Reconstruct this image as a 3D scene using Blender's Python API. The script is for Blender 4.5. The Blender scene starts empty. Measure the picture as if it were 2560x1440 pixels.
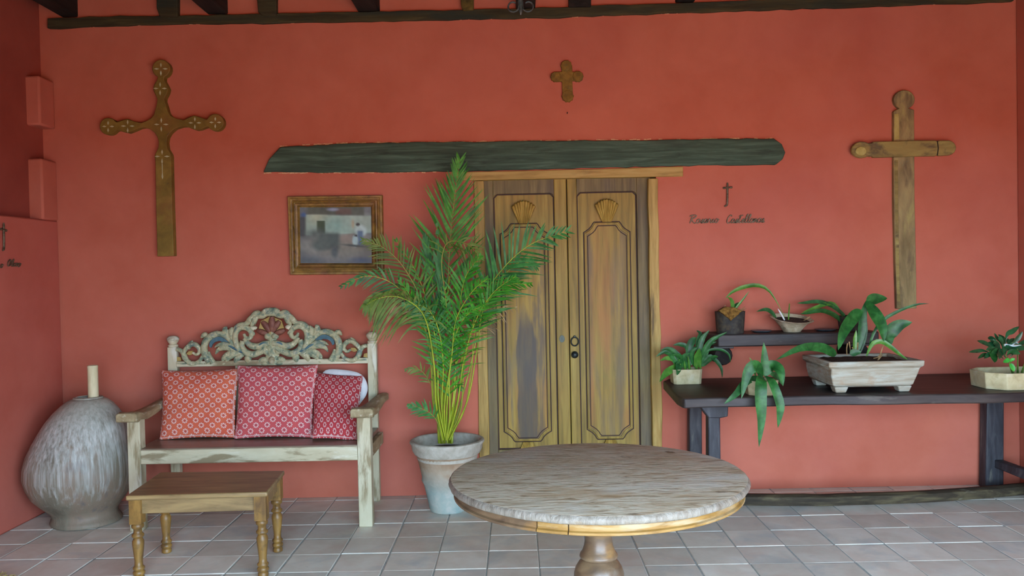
import bpy, math, random
from mathutils import Vector, Matrix, noise
R = random.Random(7)
sc = bpy.context.scene
COL = sc.collection
PI = math.pi

# ------------------------------------------------------------------ camera
F = 2070.0; EYE = 1.55; ROLL = .0205
fy = Vector((10/F, 40/F, 1.0)).normalized()          # room depth axis seen by the camera (right, up, forward)
xx = Vector((math.cos(ROLL), math.sin(ROLL), 0)); xx = (xx - fy*xx.dot(fy)).normalized()
zz = xx.cross(fy)
if zz.y < 0: zz = -zz
DIST = 5.765
CAM = Vector((0, -DIST, EYE))
cam = bpy.data.objects.new('camera', bpy.data.cameras.new('camera')); COL.objects.link(cam)
cam.data.sensor_width = 36; cam.data.lens = F/2560*36; cam.data.clip_end = 200
# columns = camera right, up, back in world axes
r_ = Vector((xx.x, fy.x, zz.x)); u_ = Vector((xx.y, fy.y, zz.y)); f_ = Vector((xx.z, fy.z, zz.z))
mw = Matrix(((r_.x, u_.x, -f_.x, CAM.x), (r_.y, u_.y, -f_.y, CAM.y), (r_.z, u_.z, -f_.z, CAM.z), (0, 0, 0, 1)))
cam.matrix_world = mw
sc.camera = cam

def ray(x, y):
    return r_*((x-1280)/F) + u_*((720-y)/F) + f_
def W(x, y, Y=0.0):                                   # point seen at a photo position, at depth Y of the room
    d = ray(x, y); return CAM + d*((Y+DIST)/d.y)
def FZ(x, y, z=0.0):
    d = ray(x, y); return CAM + d*((z-EYE)/d.z)
def WX(x, y, X):
    d = ray(x, y); return CAM + d*(X/d.x)
def MPP(Y): return (Y+DIST)/F                         # metres per photo pixel at depth Y

# ------------------------------------------------------------------ light, exposure
sc.view_settings.view_transform = 'Standard'; sc.view_settings.look = 'None'
sc.view_settings.gamma = 1; sc.view_settings.use_curve_mapping = False
sc.view_settings.exposure = 0.0
wd = bpy.data.worlds.new('sky'); sc.world = wd; wd.use_nodes = True
bg = wd.node_tree.nodes['Background']
bg.inputs[0].default_value = (.685, .91, 1.17, 1); bg.inputs[1].default_value = 15.9
sun = bpy.data.lights.new('sun', 'SUN'); sun.energy = 9; sun.color = (1, .86, .62); sun.angle = .01
sun_o = bpy.data.objects.new('sun', sun); COL.objects.link(sun_o); sun_o.rotation_euler = (math.radians(-32), math.radians(8), 0)   # behind the house, falls on the patio only
def portal(loc, rot, sx, sy):
    l = bpy.data.lights.new('opening', 'AREA'); l.shape = 'RECTANGLE'; l.size = sx; l.size_y = sy
    l.cycles.is_portal = True
    o = bpy.data.objects.new('opening', l); COL.objects.link(o); o.location = loc; o.rotation_euler = rot
portal((1.1, -5.62, 1.08), (PI/2, 0, 0), 4.9, 2.16)

# ------------------------------------------------------------------ helpers
def lin(h):
    h = h.lstrip('#'); c = [int(h[i:i+2], 16)/255 for i in (0, 2, 4)]
    return tuple((x/12.92 if x <= .04045 else ((x+.055)/1.055)**2.4) for x in c) + (1,)

class MB:
    def __init__(s): s.v = []; s.f = []; s.uv = None
    def add(s, vs, fs):
        n = len(s.v); s.v += [Vector(v) for v in vs]; s.f += [tuple(i+n for i in f) for f in fs]; return s
    def hexa(s, p):   # 0-3 bottom ring, 4-7 top ring
        return s.add(p, [(3, 2, 1, 0), (4, 5, 6, 7), (0, 1, 5, 4), (1, 2, 6, 5), (2, 3, 7, 6), (3, 0, 4, 7)])
    def box(s, x0, x1, y0, y1, z0, z1):
        return s.hexa([(x0, y0, z0), (x1, y0, z0), (x1, y1, z0), (x0, y1, z0), (x0, y0, z1), (x1, y0, z1), (x1, y1, z1), (x0, y1, z1)])
    def prism(s, poly, y0, y1):      # poly of (x, z); y0 front, y1 back
        n = len(poly)
        vs = [(x, y0, z) for x, z in poly] + [(x, y1, z) for x, z in poly]
        fs = [tuple(range(n)), tuple(range(2*n-1, n-1, -1))]
        fs += [(i, i+n, (i+1) % n+n, (i+1) % n) for i in range(n)]
        return s.add(vs, fs)
    def pp(s, pts, Yf, Yb):          # photo outline extruded from depth Yf to Yb
        q = [W(x, y, Yf) for x, y in pts]
        return s.prism([(p.x, p.z) for p in q], Yf, Yb)
    def lathe(s, cx, cy, prof, seg=32, cap=True, shift=None, wob=0, topcap=True):
        vs = []; fs = []; n = len(prof)
        for k, (r, z) in enumerate(prof):
            ox = shift(z) if shift else 0
            for i in range(seg):
                a = 2*PI*i/seg
                rr = r*(1+wob*noise.noise(Vector((math.cos(a)*1.5, math.sin(a)*1.5, z*6))))
                vs.append((cx+ox+rr*math.cos(a), cy+rr*math.sin(a), z))
        for k in range(n-1):
            for i in range(seg):
                j = (i+1) % seg
                fs.append((k*seg+i, k*seg+j, (k+1)*seg+j, (k+1)*seg+i))
        if cap:
            fs.append(tuple(range(seg-1, -1, -1)))
            if topcap: fs.append(tuple((n-1)*seg+i for i in range(seg)))
        return s.add(vs, fs)
    def tube(s, pts, rad, seg=8, sy=1.0, closed=False):
        pts = [Vector(p) for p in pts]; n = len(pts)
        if not hasattr(rad, '__len__'): rad = [rad]*n
        vs = []; fs = []
        for k, p in enumerate(pts):
            t = (pts[min(k+1, n-1)]-pts[max(k-1, 0)])
            if t.length < 1e-9: t = Vector((0, 0, 1))
            t.normalize()
            h = Vector((0, -1, 0))
            if abs(t.dot(h)) > .93: h = Vector((1, 0, 0))
            a = t.cross(h).normalized(); b = a.cross(t).normalized()
            for i in range(seg):
                g = 2*PI*i/seg
                vs.append(p + a*(rad[k]*math.cos(g)) + b*(rad[k]*sy*math.sin(g)))
        for k in range(n-1):
            for i in range(seg):
                j = (i+1) % seg
                fs.append((k*seg+i, k*seg+j, (k+1)*seg+j, (k+1)*seg+i))
        fs.append(tuple(range(seg-1, -1, -1))); fs.append(tuple((n-1)*seg+i for i in range(seg)))
        return s.add(vs, fs)
    def leaf(s, pts, wmax, nrm=(0, -1, .25), prof=None, fold=.25, n=14):
        pts = cat(pts, n); m = len(pts); nrm = Vector(nrm); vs = []; fs = []
        for k, p in enumerate(pts):
            u = k/(m-1)
            t = (pts[min(k+1, m-1)]-pts[max(k-1, 0)]).normalized()
            sd = t.cross(nrm)
            if sd.length < .15: sd = t.cross(Vector((.6, -.3, .7)))
            sd.normalize(); up = sd.cross(t).normalized()
            w = wmax*.5*(prof(u) if prof else (math.sin(PI*min(1, u**.75*.97+.03))**.8))
            vs += [p-sd*w+up*w*fold, p-sd*w*.5+up*w*fold*.35, p, p+sd*w*.5+up*w*fold*.35, p+sd*w+up*w*fold]
        for k in range(m-1):
            for i in range(4): fs.append((k*5+i, k*5+i+1, k*5+i+6, k*5+i+5))
        return s.add(vs, fs)
    def build(s, name, mat, parent=None, bevel=0, angle=42, seg=2, subsurf=0):
        org = Vector((0, 0, 0))
        if parent is not None:
            org = ORG[parent.name]
        else:
            xs = [v.x for v in s.v]; ys = [v.y for v in s.v]; zs = [v.z for v in s.v]
            org = Vector(((min(xs)+max(xs))/2, (min(ys)+max(ys))/2, min(zs)))
        me = bpy.data.meshes.new(name); me.from_pydata([v-org for v in s.v], [], s.f); me.update()
        if mat: me.materials.append(mat)
        for p in me.polygons: p.use_smooth = True
        me.set_sharp_from_angle(angle=math.radians(angle))
        if s.uv:
            uvl = me.uv_layers.new(name='UVMap')
            for li, l in enumerate(me.loops): uvl.data[li].uv = s.uv[l.vertex_index]
        o = bpy.data.objects.new(name, me); COL.objects.link(o)
        if parent is not None: o.parent = parent
        else: o.location = org
        ORG[o.name] = org
        if bevel:
            b = o.modifiers.new('bevel', 'BEVEL'); b.width = bevel; b.segments = seg; b.limit_method = 'ANGLE'; b.angle_limit = math.radians(40)
        if subsurf:
            b = o.modifiers.new('sub', 'SUBSURF'); b.levels = subsurf; b.render_levels = subsurf
        return o
ORG = {}
def cat(pts, n):                    # Catmull-Rom through the points, n samples
    pts = [Vector(p) for p in pts]
    if len(pts) < 3: return [pts[0].lerp(pts[-1], i/(n-1)) for i in range(n)]
    P = [pts[0]*2-pts[1]]+pts+[pts[-1]*2-pts[-2]]; out = []; m = len(pts)-1
    for i in range(n):
        t = i/(n-1)*m; k = min(int(t), m-1); t -= k
        a, b, c, d = P[k:k+4]
        out.append(.5*((2*b)+(c-a)*t+(2*a-5*b+4*c-d)*t*t+(3*b-a-3*c+d)*t**3))
    return out
GROUPS = {'potted_orchid': 'potted orchids along the right of the wall', 'wall_cross': 'crosses hung on the red wall', 'wire_cross': 'small iron crosses over wire writing', 'wire_lettering': 'wire names written on the walls'}
def thing(name, label, cat_, loc, group=None):
    group = group or GROUPS.get(name)
    o = bpy.data.objects.new(name, None); COL.objects.link(o); o.location = loc; o.empty_display_size = .05
    ORG[o.name] = Vector(loc); return tag(o, label, cat_, group)
def tag(o, label, cat_, group=None):
    o['label'] = label; o['category'] = cat_
    if group: o['group'] = group
    return o
def struct(o): o['kind'] = 'structure'; return o
def lab(o, l): o['label'] = l; return o
def jit(pts, a, step=14):           # ragged version of a photo outline
    out = []
    n = len(pts)
    for i in range(n):
        x0, y0 = pts[i]; x1, y1 = pts[(i+1) % n]
        L = math.hypot(x1-x0, y1-y0); k = max(1, int(L/step))
        for j in range(k):
            t = j/k; nx, ny = -(y1-y0)/max(L, 1e-6), (x1-x0)/max(L, 1e-6)
            e = a*R.uniform(-1, 1) if k > 1 else 0
            out.append((x0+(x1-x0)*t+nx*e, y0+(y1-y0)*t+ny*e))
    return out

# ------------------------------------------------------------------ materials
def nodes(name):
    m = bpy.data.materials.new(name); m.use_nodes = True; nt = m.node_tree; nt.nodes.clear()
    o = nt.nodes.new('ShaderNodeOutputMaterial'); b = nt.nodes.new('ShaderNodeBsdfPrincipled')
    nt.links.new(b.outputs[0], o.inputs[0]); return m, nt, b, o
def mnode(nt, op, a, b=None, c=None):
    n = nt.nodes.new('ShaderNodeMath'); n.operation = op
    for i, v in enumerate((a, b, c)):
        if v is None: continue
        if isinstance(v, (int, float)): n.inputs[i].default_value = v
        else: nt.links.new(v, n.inputs[i])
    return n.outputs[0]
def mixc(nt, f, a, b):
    n = nt.nodes.new('ShaderNodeMix'); n.data_type = 'RGBA'
    for s, v in ((n.inputs[0], f), (n.inputs[6], a), (n.inputs[7], b)):
        if isinstance(v, (int, float, tuple)): s.default_value = v
        else: nt.links.new(v, s)
    return n.outputs[2]
def noisen(nt, co, scale, detail=5, rough=.55, dist=0, off=(0, 0, 0)):
    mp = nt.nodes.new('ShaderNodeMapping'); mp.inputs['Scale'].default_value = scale; mp.inputs['Location'].default_value = off
    nt.links.new(co, mp.inputs[0])
    n = nt.nodes.new('ShaderNodeTexNoise'); n.inputs['Scale'].default_value = 1; n.inputs['Detail'].default_value = detail
    n.inputs['Roughness'].default_value = rough; n.inputs['Distortion'].default_value = dist
    nt.links.new(mp.outputs[0], n.inputs['Vector']); return n.outputs['Fac']
def ramp(nt, f, stops):
    n = nt.nodes.new('ShaderNodeValToRGB'); e = n.color_ramp.elements
    while len(e) < len(stops): e.new(.5)
    for i, (p, c) in enumerate(stops): e[i].position = p; e[i].color = c
    nt.links.new(f, n.inputs[0]); return n.outputs[0]
def step(nt, f, lo, hi):
    n = nt.nodes.new('ShaderNodeMapRange'); n.inputs[1].default_value = lo; n.inputs[2].default_value = hi
    nt.links.new(f, n.inputs[0]); return n.outputs[0]
def mat(name, cols, scale=(6, 6, 6), detail=6, dist=0, rough=.65, bump=.15, bdist=.01, patches=(), spec=.35, metal=0, lo=.3, hi=.7, trans=0, vary=0):
    m, nt, b, out = nodes(name)
    tc = nt.nodes.new('ShaderNodeTexCoord'); co = tc.outputs['Object']
    if vary:                                        # each piece takes its own stretch of the pattern
        oi = nt.nodes.new('ShaderNodeObjectInfo'); ad = nt.nodes.new('ShaderNodeVectorMath'); ad.operation = 'ADD'
        mu = nt.nodes.new('ShaderNodeVectorMath'); mu.operation = 'SCALE'; mu.inputs['Scale'].default_value = 37
        nt.links.new(oi.outputs['Random'], mu.inputs[0]); nt.links.new(co, ad.inputs[0]); nt.links.new(mu.outputs[0], ad.inputs[1]); co = ad.outputs[0]
    n = noisen(nt, co, scale, detail, .6, dist)
    k = len(cols)
    tint = (1, 1, 1) if 'plaster' in name else (.97, 1.03, .99)
    lin2 = lambda h: tuple(min(1, a*b) for a, b in zip(lin(h)[:3], tint))+(1,)
    c = ramp(nt, n, [(lo+(hi-lo)*i/max(1, k-1), lin2(h)) for i, h in enumerate(cols)])
    for i, (col, sc_, l, h, st) in enumerate(patches):
        f = mnode(nt, 'MULTIPLY', step(nt, noisen(nt, co, sc_, 5, .6, .3, (i*3.1, 7, i)), l, h), st)
        c = mixc(nt, f, c, lin2(col))
    if vary:
        hs = nt.nodes.new('ShaderNodeHueSaturation'); nt.links.new(c, hs.inputs['Color'])
        nt.links.new(mnode(nt, 'MULTIPLY_ADD', oi.outputs['Random'], vary, 1-vary/2), hs.inputs['Value']); c = hs.outputs[0]
    nt.links.new(c, b.inputs['Base Color'])
    b.inputs['Roughness'].default_value = rough; b.inputs['Specular IOR Level'].default_value = spec; b.inputs['Metallic'].default_value = metal
    if bump:
        bp = nt.nodes.new('ShaderNodeBump'); bp.inputs['Strength'].default_value = bump; bp.inputs['Distance'].default_value = bdist
        nt.links.new(n, bp.inputs['Height']); nt.links.new(bp.outputs[0], b.inputs['Normal'])
    if trans:
        tr = nt.nodes.new('ShaderNodeBsdfTranslucent'); nt.links.new(c, tr.inputs[0]); mx = nt.nodes.new('ShaderNodeMixShader'); mx.inputs[0].default_value = trans
        nt.links.new(b.outputs[0], mx.inputs[1]); nt.links.new(tr.outputs[0], mx.inputs[2]); nt.links.new(mx.outputs[0], out.inputs[0])
    return m

GX = lambda s, g: (s/g, s, s)      # grain along x
GY = lambda s, g: (s, s/g, s)
GZ = lambda s, g: (s, s, s/g)
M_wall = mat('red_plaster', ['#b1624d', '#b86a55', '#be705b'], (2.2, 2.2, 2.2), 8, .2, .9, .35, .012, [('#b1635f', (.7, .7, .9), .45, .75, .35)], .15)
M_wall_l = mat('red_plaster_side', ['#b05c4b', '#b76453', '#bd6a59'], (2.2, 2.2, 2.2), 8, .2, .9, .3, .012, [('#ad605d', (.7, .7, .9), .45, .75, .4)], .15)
M_wall_u = mat('darker_upper_plaster', ['#8a4238', '#93493d', '#9c5043'], (2.2, 2.2, 2.2), 8, .2, .9, .3, .012, (), .15)
M_chip = mat('chipped_plaster', ['#a87850', '#d8b890', '#c09468'], (60, 60, 60), 3, 0, .9, .3, .002)
M_dark = mat('dark_beam_wood', ['#120e0c', '#1c1714', '#2a231e'], GY(18, 8), 6, .5, .8, .4)
M_plate = mat('wall_plate_wood', ['#2a261a', '#3d3824', '#524a2e'], GX(26, 10), 6, .6, .85, .5, .01, [('#26302a', (1.3, 4, 8), .5, .65, .8)])
M_stub = mat('stub_wood', ['#3c3418', '#5a4c22', '#6c5c2c'], (20, 20, 20), 5, .3, .9, .4)
M_lintel = mat('green_black_lintel', ['#2c3a31', '#3d5244', '#52695a'], GX(34, 14), 7, .8, .75, .5, .01, [('#14140f', GX(7, 4), .6, .72, .85), ('#4c584c', GX(5, 3), .56, .75, .5)])
M_door = mat('olive_door_wood', ['#6e5a22', '#8e722d', '#a2883e'], GZ(30, 16), 7, .5, .55, .25, .006, [('#5c5040', GZ(6, 9), .6, .72, .55), ('#a0702e', GZ(5, 7), .55, .7, .55)])
M_panel = mat('stained_door_panel', ['#7a6226', '#967830', '#aa8c3e'], GZ(30, 16), 7, .5, .55, .25, .006, [('#a06a34', GZ(6, 8), .5, .66, .6), ('#564a42', (7, 7, .7), .5, .58, .75), ('#6c5c4a', (16, 16, .9), .54, .62, .45)])
M_panel2 = mat('faded_door_panel', ['#735d24', '#91732f', '#a4863a'], GZ(30, 16), 7, .5, .55, .25, .006, [('#a46a34', GZ(6, 8), .48, .64, .65), ('#66564c', (8, 8, .8), .52, .64, .5)])
M_stile = mat('grey_door_stile', ['#54472e', '#6e5e3c', '#84724a'], GZ(30, 16), 7, .5, .6, .25, .006, [('#54484a', GZ(5, 6), .5, .7, .5)])
M_groove = mat('dark_red_groove', ['#2a140c', '#381c10'], GZ(30, 16), 3, 0, .6, 0)
M_frame = mat('yellow_frame_wood', ['#8a6c34', '#ab8a4a', '#c0a060'], GZ(34, 14), 7, .6, .6, .35, .006, [('#4c3c26', GZ(14, 10), .62, .7, .8), ('#b0742e', GZ(4, 4), .55, .7, .5)])
M_head = mat('yellow_header_wood', ['#8a6c34', '#ab8a4a', '#b89a5c'], GX(34, 14), 7, .6, .6, .35, .006, [('#6c5430', GX(12, 6), .6, .72, .6), ('#b0742e', GX(4, 3), .55, .7, .5)])
M_gilt = mat('carved_shell_wood', ['#7c6028', '#a08038', '#b89a50'], GZ(40, 4), 4, 0, .5, .2, .003)
M_tile = mat('worn_clay_tile', ['#d8cdc0', '#e4dace', '#ebe5dc'], (5, 5, 5), 8, .3, .55, .25, .004, [('#d8bcae', (2.5, 2.5, 2.5), .5, .7, .55), ('#b4bcbe', (3, 3, 3), .52, .68, .55), ('#cfcac2', (14, 14, 14), .66, .74, .5)], .35, vary=.22)
M_grout = mat('grout', ['#9c9e9c', '#aeb0ae', '#bcbebc'], (20, 20, 20), 5, 0, .9, .3, .004)
M_bench = mat('chipped_cream_paint', ['#b3a88c', '#c4ba9e', '#d0c8b0'], GX(10, 3), 6, .3, .65, .25, .004, [('#7a6849', GX(16, 5), .49, .6, .8), ('#dcd8cc', GX(12, 4), .58, .68, .7)])
M_benchz = mat('chipped_cream_paint_upright', ['#b3a88c', '#c2b89c', '#cec6ae'], GZ(10, 3), 6, .3, .65, .25, .004, [('#806d4b', GZ(16, 5), .5, .62, .75), ('#d8d6ca', GZ(12, 4), .58, .68, .7)])
M_arm = mat('worn_arm_wood', ['#7c6a4c', '#998868', '#b4a684'], GY(22, 5), 6, .4, .6, .3, .004, [('#d0c8b4', GY(24, 4), .58, .66, .7)])
M_seat = mat('brown_seat_board', ['#6a584a', '#7e6a5a', '#8e7a6a'], GX(24, 8), 6, .4, .33, .2, .004, (), .5)
M_carve = mat('carved_green_cream', ['#58695e', '#858c72', '#aea684', '#948e70'], (26, 26, 26), 5, .5, .6, .6, .006, [('#56707a', (14, 14, 14), .56, .68, .5), ('#a5824a', (16, 16, 16), .62, .7, .5), ('#cfc8a8', (38, 38, 38), .58, .66, .8)], lo=.32, hi=.68)
M_blue = mat('old_blue_paint', ['#385462', '#45626c', '#567278'], (20, 20, 20), 4, .3, .6, .2, .003)
M_ochre = mat('old_ochre_paint', ['#846a3a', '#9e8248', '#ac9258'], (20, 20, 20), 4, .3, .6, .2, .003)
M_maroon = mat('old_maroon_paint', ['#5c352a', '#74463a', '#8a5c48'], (24, 24, 24), 4, .3, .6, .2, .003)
M_stool = mat('brown_stool_wood', ['#695438', '#8a704c', '#a3865a'], GX(22, 7), 6, .5, .42, .2, .004, [('#4a3824', GX(8, 3), .6, .72, .6)], .45)
M_leg = mat('turned_leg_wood', ['#5c4226', '#83602f', '#a47c40'], GZ(20, 4), 6, .5, .42, .25, .004, [('#473421', (12, 12, 12), .58, .68, .7)], .45)
M_table = mat('weathered_table_wood', ['#7c6650', '#bca48a', '#d8c8b4', '#a58c72'], (7, 34, 16), 10, 1.6, .5, .6, .008, [('#d6cec6', (2.6, 5, 2), .5, .66, .6), ('#5a4632', (5, 9, 4), .64, .71, .85), ('#b08a62', (3, 6, 3), .52, .66, .5), ('#86745c', (4, 26, 3), .6, .68, .5)], .4)
M_edge = mat('pale_table_edge', ['#6a5f54', '#81786e', '#928a82'], (40, 40, 10), 6, .4, .5, .8, .01, [('#8a7660', (9, 9, 12), .58, .68, .6)], .4)
M_apron = mat('orange_apron_wood', ['#6e5026', '#8c6834', '#9c7c48'], (8, 8, 40), 6, .4, .5, .2, .004, [('#a89a80', (5, 5, 30), .52, .66, .6), ('#4c3826', (7, 7, 7), .62, .7, .7)])
M_ped = mat('turned_pedestal_wood', ['#4c3b2e', '#66503c', '#80684e'], (7, 7, 20), 6, .4, .35, .15, .004, [('#9a6e34', (3, 3, 9), .55, .66, .6), ('#7c746a', (6, 6, 6), .6, .7, .5)], .5)
M_log = mat('black_log_wood', ['#241e16', '#3a3124', '#62573f'], GX(20, 7), 7, .5, .8, .5, .008, [('#7a7868', GX(22, 5), .62, .7, .6)])
M_bt = mat('black_table_wood', ['#231e1e', '#332c2b', '#453c38'], GX(18, 7), 6, .4, .5, .3, .005, [('#5f5a52', GX(20, 5), .62, .7, .5)], .4)
M_btl = mat('black_leg_wood', ['#232225', '#33333a', '#4c4b4e'], GZ(22, 6), 6, .4, .6, .35, .005, [('#6a6860', GZ(26, 5), .62, .7, .5)], .4)
M_cross1 = mat('olive_cross_wood', ['#645222', '#786228', '#8c7434'], (9, 9, 9), 6, .4, .65, .2, .004, [('#8a5a34', (3, 3, 3), .5, .65, .5), ('#493a22', (22, 22, 22), .64, .7, .6)])
M_inlay = mat('pearl_inlay', ['#a8a888', '#c4c4a6'], (30, 30, 30), 3, 0, .4, 0)
M_cross2 = mat('rusty_gold_cross', ['#5c4415', '#76591c', '#8a6a28'], (30, 30, 30), 6, .3, .55, .6, .006, [('#5a5a40', (12, 12, 12), .58, .68, .6)])
M_cross3 = mat('weathered_cross_wood', ['#6a5c3c', '#8c7a54', '#a69464'], GZ(14, 5), 7, .5, .75, .4, .006, [('#544638', (9, 9, 3), .54, .66, .65), ('#a69a60', GZ(9, 3), .58, .68, .7), ('#6b7a68', (9, 9, 9), .62, .7, .5)])
M_cross3x = mat('weathered_crossbar_wood', ['#6a5c34', '#8a7846', '#a09054'], GX(14, 5), 7, .5, .75, .4, .006, [('#453a36', (6, 9, 9), .54, .66, .7), ('#b0a468', GX(9, 3), .6, .68, .6), ('#6b8070', (9, 9, 9), .6, .7, .6)])
M_knob = mat('pale_gold_wood', ['#8c7c40', '#a89a58', '#b8ac70'], (14, 14, 14), 5, .4, .65, .3, .004, [('#6c6440', (9, 9, 9), .58, .7, .6)])
M_wire = mat('dark_wire', ['#4a3e30', '#6c5c48', '#807060'], (60, 60, 60), 3, 0, .5, .2, .002, (), .5, .5)
M_iron = mat('black_iron', ['#1c2020', '#2c3232', '#465050'], (40, 40, 40), 4, 0, .45, .2, .002, (), .5, .6)
M_frameg = mat('old_gilt_frame', ['#5c421e', '#806028', '#a07c3a'], (18, 18, 18), 6, .4, .5, .35, .004, [('#8c5c3c', (6, 6, 6), .5, .66, .5), ('#3c2c18', (20, 20, 20), .62, .7, .6)], .45)
M_jar = None
M_candle = mat('cream_wax', ['#c4b690', '#d2c6a2', '#dccfae'], (30, 30, 8), 4, 0, .6, .2, .003)
M_pot = mat('lime_washed_clay', ['#9a8876', '#aa9a88', '#b8ac9c'], (7, 7, 7), 7, .4, .85, .4, .005, [('#b9bcb4', (4, 4, 4), .5, .66, .6), ('#7c6a58', (9, 9, 9), .62, .7, .5)])
M_rim = mat('pale_pot_rim', ['#a39a8c', '#b6aea2', '#c4beb4'], (20, 20, 20), 6, .3, .85, .5, .005)
M_turq = mat('turquoise_stained_clay', ['#8fa6a6', '#a8bcba', '#bcc8c4'], (8, 8, 8), 6, .4, .85, .4, .005, [('#6f9aa4', (5, 5, 5), .52, .64, .7)])
M_soil = mat('potting_soil', ['#1e1813', '#35291f', '#54442f'], (70, 70, 70), 5, .3, .95, 1.0, .012)
M_creampot = mat('cream_pot', ['#a89874', '#bcae88', '#c8bc98'], (18, 18, 18), 6, .3, .7, .3, .004, [('#8a7c54', (9, 9, 9), .6, .72, .5), ('#cfc8b4', (8, 8, 8), .55, .7, .6)])
M_planter = mat('whitewashed_planter', ['#8c7c66', '#a09888', '#b0aca0'], GX(16, 4)[:2]+(60,), 6, .3, .8, .4, .005, [('#a07c5c', (5, 5, 5), .56, .68, .6), ('#b4bab4', (6, 6, 20), .5, .66, .6)])
M_blackpot = mat('black_bark_pot', ['#22201f', '#33312e', '#4a463c'], (24, 24, 24), 6, .3, .75, .6, .006, [('#5c4c30', (9, 9, 9), .6, .7, .5)])
M_moss = mat('brown_bark_moss', ['#4a3416', '#6e4e1e', '#8a6a34'], (50, 50, 50), 5, .3, .95, .8, .006)
M_bowl = mat('rough_shell_bowl', ['#a08e72', '#bcac90', '#cec2a8'], (22, 22, 22), 6, .4, .85, .6, .006, [('#5c4c38', (14, 14, 14), .6, .7, .6), ('#cfcab8', (10, 10, 10), .58, .68, .6)])
M_dish = mat('grey_dish', ['#5c6068', '#80858e'], (20, 20, 20), 3, 0, .3, .1, .002, (), .6, .6)
M_plate2 = mat('grey_keyhole_plate', ['#5a605a', '#70766c'], (60, 60, 60), 3, 0, .7, .1, .002, (), .3)
M_green = mat('frond_green', ['#2c701c', '#3f8c24', '#5aa632'], (14, 14, 14), 4, 0, .5, 0, .01, (), .4, 0, .35, .65, .3)
M_green2 = mat('frond_deep_green', ['#265e2a', '#387a3a', '#50924c'], (14, 14, 14), 4, 0, .5, 0, .01, (), .4, 0, .35, .65, .25)
M_olive = mat('frond_olive_green', ['#456028', '#5f7a30', '#7a8a42'], (14, 14, 14), 4, 0, .55, 0, .01, (), .3, 0, .35, .65, .25)
M_dry = mat('dry_leaflets', ['#7c6444', '#a88a60', '#c4a880'], (18, 18, 18), 4, 0, .8, 0, .01, (), .2, 0, .35, .65, .2)
M_stem = mat('yellow_green_stem', ['#6c8a1e', '#98a428', '#b0b43a'], GZ(20, 3), 4, 0, .45, 0)
M_stemd = mat('olive_rachis', ['#6a7a2c', '#8c8c3a', '#9c8440'], GZ(20, 3), 4, 0, .5, 0)
M_orch = mat('orchid_leaf', ['#1c4a20', '#28602a', '#3b763a'], (18, 18, 18), 4, .3, .42, 0, .01, (), .35, 0, .35, .65, .12)
M_orchd = mat('orchid_leaf_dark', ['#1d4424', '#295a2e', '#3e7040'], (18, 18, 18), 4, .3, .42, 0, .01, (), .35, 0, .35, .65, .1)
M_orchl = mat('orchid_leaf_light', ['#3b6e26', '#508632', '#66983f'], (18, 18, 18), 4, .3, .36, 0, .01, (), .5, 0, .35, .65, .15)
M_gloss = mat('glossy_dark_leaf', ['#123420', '#1d4a2c', '#28603a'], (18, 18, 18), 4, .3, .16, 0, .01, (), .6)
M_lime = mat('bright_seedling_leaf', ['#2c8a2c', '#3ca83c', '#54b84c'], (18, 18, 18), 4, .3, .4, 0, .01, (), .4, 0, .35, .65, .2)
M_white = mat('white_cotton', ['#c8c4c8', '#d6d4d8'], (16, 16, 16), 4, 0, .9, .15, .004)
M_straw = mat('yellow_straw', ['#8c7c4a', '#b0a060', '#c4b478'], (40, 40, 40), 3, 0, .8, 0)
M_lawn = mat('patio_clay', ['#b0603c', '#bd6c46', '#c87850'], (3, 3, 3), 6, 0, .95, .3)

def jar_mat():
    m, nt, b, out = nodes('white_drip_glaze')
    tc = nt.nodes.new('ShaderNodeTexCoord'); co = tc.outputs['Object']
    sp = nt.nodes.new('ShaderNodeSeparateXYZ'); nt.links.new(co, sp.inputs[0]); z = sp.outputs[2]
    st = noisen(nt, co, (46, 46, 1.7), 6, .62, .2); big = noisen(nt, co, (4, 4, 2.2), 5); fine = noisen(nt, co, (60, 60, 6), 4)
    base = ramp(nt, big, [(.35, lin('#5e5a4c')), (.5, lin('#807a68')), (.62, lin('#8a7a68')), (.7, lin('#5c5e62'))])
    glaze = ramp(nt, fine, [(.35, lin('#9a9c92')), (.65, lin('#bfc2ba'))])
    # glaze ran down from the shoulder in streaks: solid in the upper half, broken lower, bare foot
    f = mnode(nt, 'ADD', st, mnode(nt, 'MULTIPLY', mnode(nt, 'SUBTRACT', z, .38), .62))
    f = step(nt, f, .40, .66)
    f = mnode(nt, 'MULTIPLY', f, step(nt, z, .06, .26))
    c = mixc(nt, f, base, glaze)
    c = mixc(nt, mnode(nt, 'MULTIPLY', step(nt, z, .60, .82), .75), c, ramp(nt, big, [(.4, lin('#8c8c78')), (.6, lin('#a2a290'))]))
    nt.links.new(c, b.inputs['Base Color']); b.inputs['Roughness'].default_value = .5; b.inputs['Specular IOR Level'].default_value = .35
    bp = nt.nodes.new('ShaderNodeBump'); bp.inputs['Strength'].default_value = .5; bp.inputs['Distance'].default_value = .008
    nt.links.new(st, bp.inputs['Height']); nt.links.new(bp.outputs[0], b.inputs['Normal']); return m
M_jar = jar_mat()

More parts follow.
